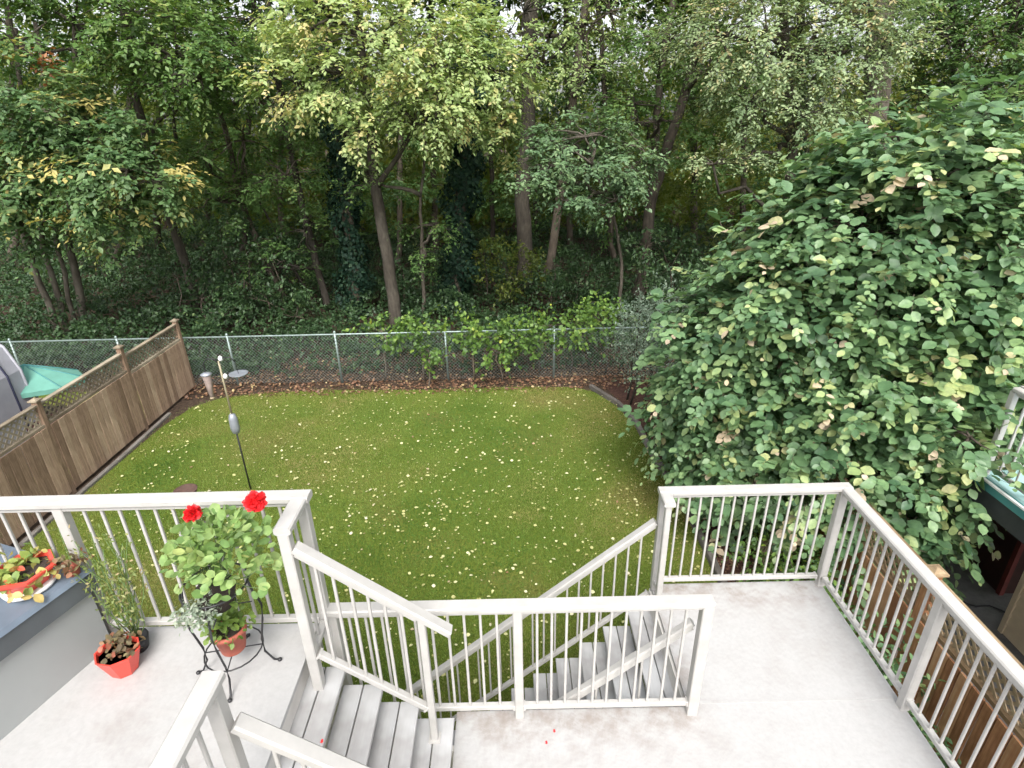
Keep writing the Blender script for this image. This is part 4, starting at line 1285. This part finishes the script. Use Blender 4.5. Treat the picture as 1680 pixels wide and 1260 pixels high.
tree('leaning_maple', 'mid green tree leaning left over the wooden fence', [(t_, 0.15, 0.08)],
     [lob(120, 40, 16.8, 2.6, 1.8, 1.5), lob(290, 90, 16.6, 1.9, 1.4, 1.1), lob(330, 130, 16.2, 0.9, 0.8, 0.6), lob(30, 70, 16.5, 1.8, 1.4, 1.3), lob(220, 20, 17, 2.0, 1.6, 1.1), lob(280, 150, 16.4, 0.8, 0.8, 0.5)],
     'leaf_mid', 0.15, 4.8, 5, 7, tone_shift=0.12, hi=0.02)
# orange sprig
q = P(78, 105, 15.6)
pos, ax, nr, ln, tn = sprays(q + rng.normal(size=(16, 3)) * 0.14, rand_dir(16), 7, 0.25, 0.12)
root_o = [o for o in COL.objects if o.name == 'leaning_maple'][0]
tag(leaves('orange_sprig', pos, ax, nr, ln, ln * 0.55, tn, T_DIAMOND, 'leaf_orange', root_o), kind='stuff')

t_ = up(tp(19.5, (485, 545), (440, 440), (395, 330), (360, 180)))
tree('slanting_tree', 'slim slanting tree with dark shaded leaves left of the ivy trunk', [(t_, 0.11, 0.06)],
     [lob(400, 230, 18.6, 1.8, 1.4, 1.2), lob(470, 290, 18.4, 1.4, 1.2, 0.9), lob(360, 330, 18.6, 1.3, 1.1, 0.9), lob(430, 170, 18.8, 1.8, 1.4, 0.9), lob(330, 260, 18.6, 1.3, 1.2, 1.0)], 'leaf_mid', 0.13, 3.0, 5, 7, bark='bark_dark', tops=[((-8.5, 19, 9.5), (3.5, 3, 2))])
t_ = up(tp(19.0, (548, 550), (520, 440), (490, 310), (465, 190), (440, 10)))
tree('slim_tree', 'slim tall tree rising left of the pale maple', [(t_, 0.12, 0.07), (tp(19.2, (525, 550), (500, 470), (425, 330)), 0.07, 0.03)],
     [lob(440, 40, 18.5, 1.6, 1.3, 1.2), lob(380, 70, 18.6, 1.2, 1.1, 0.9), lob(450, 440, 18.3, 1.0, 0.8, 0.7), lob(500, 380, 18.4, 0.8, 0.7, 0.6)], 'leaf_mid', 0.13, 2.6, 5, 7, tops=[((-7, 19, 9.8), (3, 3, 2))])
iv = tp(18.5, (590, 550), (575, 400), (560, 260), (530, 100), (508, -20))
tree('ivy_clad_tree', 'tall trunk smothered in dark ivy directly left of the tan maple trunk', [(up(iv), 0.20, 0.12)], [lob(500, -90, 18.5, 1.6, 1.4, 1.2)], 'leaf_mid', 0.16, 1.6, 4, 6, bark='bark_dark', ivy=(iv, 0.55, 9000), limbs=False)
iv = tp(18.8, (745, 550), (752, 420), (760, 290), (772, 150), (790, -10))
tree('ivy_clad_tree', 'tall trunk smothered in dark ivy right of the tan maple trunk', [(up(iv), 0.22, 0.13)], [lob(800, -90, 18.8, 1.6, 1.4, 1.2)], 'leaf_mid', 0.16, 1.6, 4, 6, bark='bark_dark', ivy=(iv, 0.62, 11000), limbs=False)
t_ = tp(16.9, (697, 545), (693, 430), (690, 320), (700, 220))
tree('young_tree', 'thin young stem with small leaf tufts beside the tan maple trunk', [(t_, 0.06, 0.03)], [lob(710, 370, 16.8, 0.6, 0.5, 0.6), lob(690, 430, 16.8, 0.4, 0.4, 0.4), lob(620, 300, 16.6, 0.7, 0.6, 0.5)], 'leaf_mid', 0.12, 4, 4, 6)
t_ = up(tp(21, (858, 520), (862, 420), (858, 300), (868, 140), (872, 0)))
tree('thick_tree', 'thick grey brown trunk right of centre rising out of the picture', [(t_, 0.30, 0.22)], [lob(900, 60, 20, 1.8, 1.4, 1.2), lob(860, 20, 19.6, 1.4, 1.2, 0.9), lob(960, 40, 19.8, 1.4, 1.2, 1.0)], 'leaf_pale', 0.13, 1.7, 5, 7, bark='bark', tops=[((0.5, 20.5, 10), (3.5, 3, 2))])
t_ = up(tp(20.2, (888, 520), (905, 420), (922, 300), (940, 160), (962, 0)))
tree('leaning_tree', 'brown trunk leaning right beside the thick grey trunk', [(t_, 0.16, 0.11)], [lob(970, 110, 19.4, 1.5, 1.2, 0.9), lob(1000, 20, 19.6, 1.5, 1.2, 1.0)], 'leaf_pale', 0.13, 1.6, 5, 7, bark='bark_dark', tops=[((3, 20, 10), (3, 3, 2))])
t_ = tp(16.2, (1015, 530), (1020, 430), (1005, 330), (965, 250))
tree('low_branched_tree', 'small blue green tree spreading flat leaf layers right of centre', [(t_, 0.05, 0.03)], [lob(870, 300, 15, 0.35, 0.4, 0.2), lob(940, 330, 14.7, 0.5, 0.5, 0.2), lob(1050, 240, 15.4, 0.6, 0.6, 0.35), lob(900, 275, 14.9, 0.7, 0.7, 0.6), lob(970, 270, 14.8, 1.0, 0.8, 0.75), lob(1030, 280, 15, 0.65, 0.7, 0.6), lob(960, 225, 15, 0.9, 0.8, 0.45), lob(1010, 330, 14.8, 0.5, 0.5, 0.35), lob(910, 230, 15.2, 0.6, 0.6, 0.4)], 'leaf_blue', 0.13, 5.5, 5, 7)
t_ = up(tp(18.5, (1040, 520), (1058, 420), (1068, 330), (1092, 250), (1125, 150), (1165, 0)))
tree('forked_tree', 'forked brown tree between the thick trunk and the huge bush', [(t_, 0.20, 0.10), (up([t_[2], P(1075, 240, 18.6), P(1082, 130, 18.8), P(1105, 0, 19)]), 0.12, 0.08)],
     [lob(1100, 60, 17.6, 1.5, 1.2, 1.0), lob(1040, 170, 17.8, 1.0, 0.9, 0.6), lob(1160, 120, 17.6, 1.0, 0.9, 0.8), lob(1080, 200, 17.4, 0.7, 0.7, 0.4)], 'leaf_mid', 0.12, 2.8, 5, 7, bark='bark_dark', tops=[((5.5, 18.5, 9.3), (3, 3, 2))])
t_ = up(tp(15.8, (1275, 520), (1290, 380), (1300, 240), (1290, 100)))
tree('grey_willow', 'pale grey green fine leaved tree behind the top of the huge bush', [(t_, 0.17, 0.08)],
     [lob(1260, 60, 15, 1.6, 1.3, 1.2), lob(1350, 110, 14.8, 1.5, 1.2, 1.2), lob(1390, 30, 15, 1.3, 1.2, 1.1), lob(1180, 60, 15.2, 1.0, 1.0, 0.9), lob(1230, 170, 14.8, 0.8, 0.8, 0.55), lob(1170, 270, 14.6, 0.55, 0.5, 0.25), lob(1230, 260, 14.8, 0.5, 0.5, 0.25), lob(1310, 190, 14.8, 1.1, 1.0, 0.7), lob(1450, 90, 14.8, 0.6, 0.8, 0.8)],
     'leaf_grey', 0.10, 7.0, 5, 8, tone_shift=0.22, hi=0.04)
t_ = up(tp(17.2, (1410, 560), (1425, 300), (1440, 100), (1446, 0)))
tree('big_grey_tree', 'big straight grey trunk showing above the huge bush', [(t_, 0.36, 0.27)], [lob(1480, -60, 17, 1.8, 1.5, 1.0), lob(1540, 60, 17.4, 1.4, 1.2, 0.9)], 'leaf_mid', 0.12, 2.6, 5, 7, tops=[((11, 17.5, 9), (3.5, 3, 2))])
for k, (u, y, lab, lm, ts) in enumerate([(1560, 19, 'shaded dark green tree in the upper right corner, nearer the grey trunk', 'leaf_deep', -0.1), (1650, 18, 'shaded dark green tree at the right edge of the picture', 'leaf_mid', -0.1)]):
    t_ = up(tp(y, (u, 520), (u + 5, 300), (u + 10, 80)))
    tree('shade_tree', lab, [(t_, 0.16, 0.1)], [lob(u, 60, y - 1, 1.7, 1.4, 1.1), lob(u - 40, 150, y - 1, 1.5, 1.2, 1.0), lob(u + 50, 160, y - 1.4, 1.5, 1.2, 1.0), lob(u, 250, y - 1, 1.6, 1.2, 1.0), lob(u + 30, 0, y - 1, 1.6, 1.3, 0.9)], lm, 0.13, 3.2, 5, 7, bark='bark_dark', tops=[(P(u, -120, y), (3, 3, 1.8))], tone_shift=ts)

# deeper trees: trunks one can tell apart, with their own crowns
deep = [(190, 24, 0.13, 'left of the leaning maple'), (255, 26, 0.16, 'far behind the leaning maple'), (395, 25, 0.12, 'far behind the slanting tree'), (455, 28, 0.15, 'deep left of the slim tree'), (655, 24, 0.13, 'deep behind the tan maple trunk'),
        (720, 27, 0.16, 'deep between the two ivy trunks'), (815, 25, 0.12, 'deep left of the thick trunk'), (940, 27, 0.16, 'deep behind the low blue green tree'), (1010, 24, 0.13, 'deep left of the forked tree'), (1140, 26, 0.17, 'deep right of the forked tree'),
        (1210, 23, 0.13, 'deep behind the grey green tree'), (30, 25, 0.16, 'deep at the left edge'), (560, 29, 0.16, 'deep behind the left ivy trunk'), (880, 31, 0.18, 'farthest behind the thick trunk'), (330, 30, 0.17, 'farthest behind the wooden fence post'), (1330, 25, 0.2, 'deep behind the huge bush')]
for k, (u, y, rad, lab) in enumerate(deep):
    lean = random.uniform(-25, 25)
    t_ = up(tp(y, (u, 520), (u + lean * 0.4, 400), (u + lean * 0.6, 250), (u + lean, 60)))
    lm = ['leaf_mid', 'leaf_olive', 'leaf_mid', 'leaf_deep'][k % 4]
    ls = [lob(u + random.uniform(-50, 50), v_, y - random.uniform(0, 1.5), random.uniform(1.3, 2.0), 1.4, random.uniform(0.8, 1.2)) for v_ in ((30, 110, 180, 250, 320) if k % 2 else (90, 150, 220, 290, 340))]
    if k % 3 == 0:
        ls.append(lob(u + random.uniform(-50, 50), 400, y - 1, 1.4, 1.2, 0.8))
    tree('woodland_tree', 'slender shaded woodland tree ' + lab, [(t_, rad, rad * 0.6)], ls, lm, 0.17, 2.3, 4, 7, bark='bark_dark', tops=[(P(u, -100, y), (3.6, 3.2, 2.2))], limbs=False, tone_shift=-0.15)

for k, (u, v, y, rx, rz, lm, lab) in enumerate([(330, 490, 16.6, 0.9, 0.5, 'under', 'behind the far end of the wooden fence'), (440, 495, 17.2, 1.0, 0.55, 'under', 'left of the ivy trunk'), (400, 400, 18.5, 1.2, 0.7, 'under', 'under the slanting tree'),
        (700, 480, 18.2, 0.6, 0.7, 'under', 'between the tan trunk and right ivy trunk'), (830, 440, 19, 0.9, 0.8, 'leaf_olive', 'left of the thick grey trunk'), (950, 470, 17.5, 1.0, 0.5, 'under', 'beneath the low blue green tree'), (1100, 440, 16.5, 1.0, 0.8, 'under', 'beside the huge bush')]):
    shrub('understory_shrub', 'shaded understory shrub ' + lab, [lob(u, v, y, rx, 0.9, rz), lob(u + 45, v + 25, y - 0.4, rx * 0.6, 0.7, rz * 0.6), lob(u - 40, v - 35, y + 0.3, rx * 0.6, 0.7, rz * 0.6)], lm, 0.13, 2.4, 5, 8, 0.55, T_DIAMOND, 0.4, group='shrubs under the trees', shift=-0.05)

# undergrowth, ivy bank and the far wood that nobody could count
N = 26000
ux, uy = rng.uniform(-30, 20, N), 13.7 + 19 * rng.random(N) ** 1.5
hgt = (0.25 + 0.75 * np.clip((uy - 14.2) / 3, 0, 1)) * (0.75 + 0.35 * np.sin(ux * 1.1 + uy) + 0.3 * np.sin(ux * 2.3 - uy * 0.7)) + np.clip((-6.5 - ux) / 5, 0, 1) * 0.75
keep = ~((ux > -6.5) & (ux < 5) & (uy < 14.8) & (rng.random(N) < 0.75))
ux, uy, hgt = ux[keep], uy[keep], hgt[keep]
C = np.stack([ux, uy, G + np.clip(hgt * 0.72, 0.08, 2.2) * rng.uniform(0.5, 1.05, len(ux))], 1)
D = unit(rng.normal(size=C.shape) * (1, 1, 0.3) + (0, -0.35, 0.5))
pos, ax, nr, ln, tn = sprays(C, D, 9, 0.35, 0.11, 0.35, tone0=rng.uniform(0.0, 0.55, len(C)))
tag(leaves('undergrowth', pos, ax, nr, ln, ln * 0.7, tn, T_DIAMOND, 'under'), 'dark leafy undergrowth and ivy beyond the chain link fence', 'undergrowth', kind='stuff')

N = 42000
fx = rng.uniform(-62, 62, N)
fy = rng.uniform(31, 58, N)
fz = G + 12.5 * rng.random(N) ** 1.7
dens = 0.6 + 0.4 * np.sin(fx * 0.8) * np.sin(fz * 0.9 + fx * 0.3)
keep = rng.random(N) < np.where(fz > 7.5, 0.5 * dens, np.where(fz > 4, 0.75 * dens, dens))
C = np.stack([fx, fy, fz], 1)[keep]
pos, ax, nr, ln, tn = sprays(C, rand_dir(len(C)), 9, 0.9, 0.42, 0.4)
tag(leaves('far_wood', pos, ax, nr, ln, ln * 0.6, tn, T_DIAMOND, 'leaf_olive'), 'distant mass of yellow green foliage seen between the trunks', 'woodland', kind='stuff')
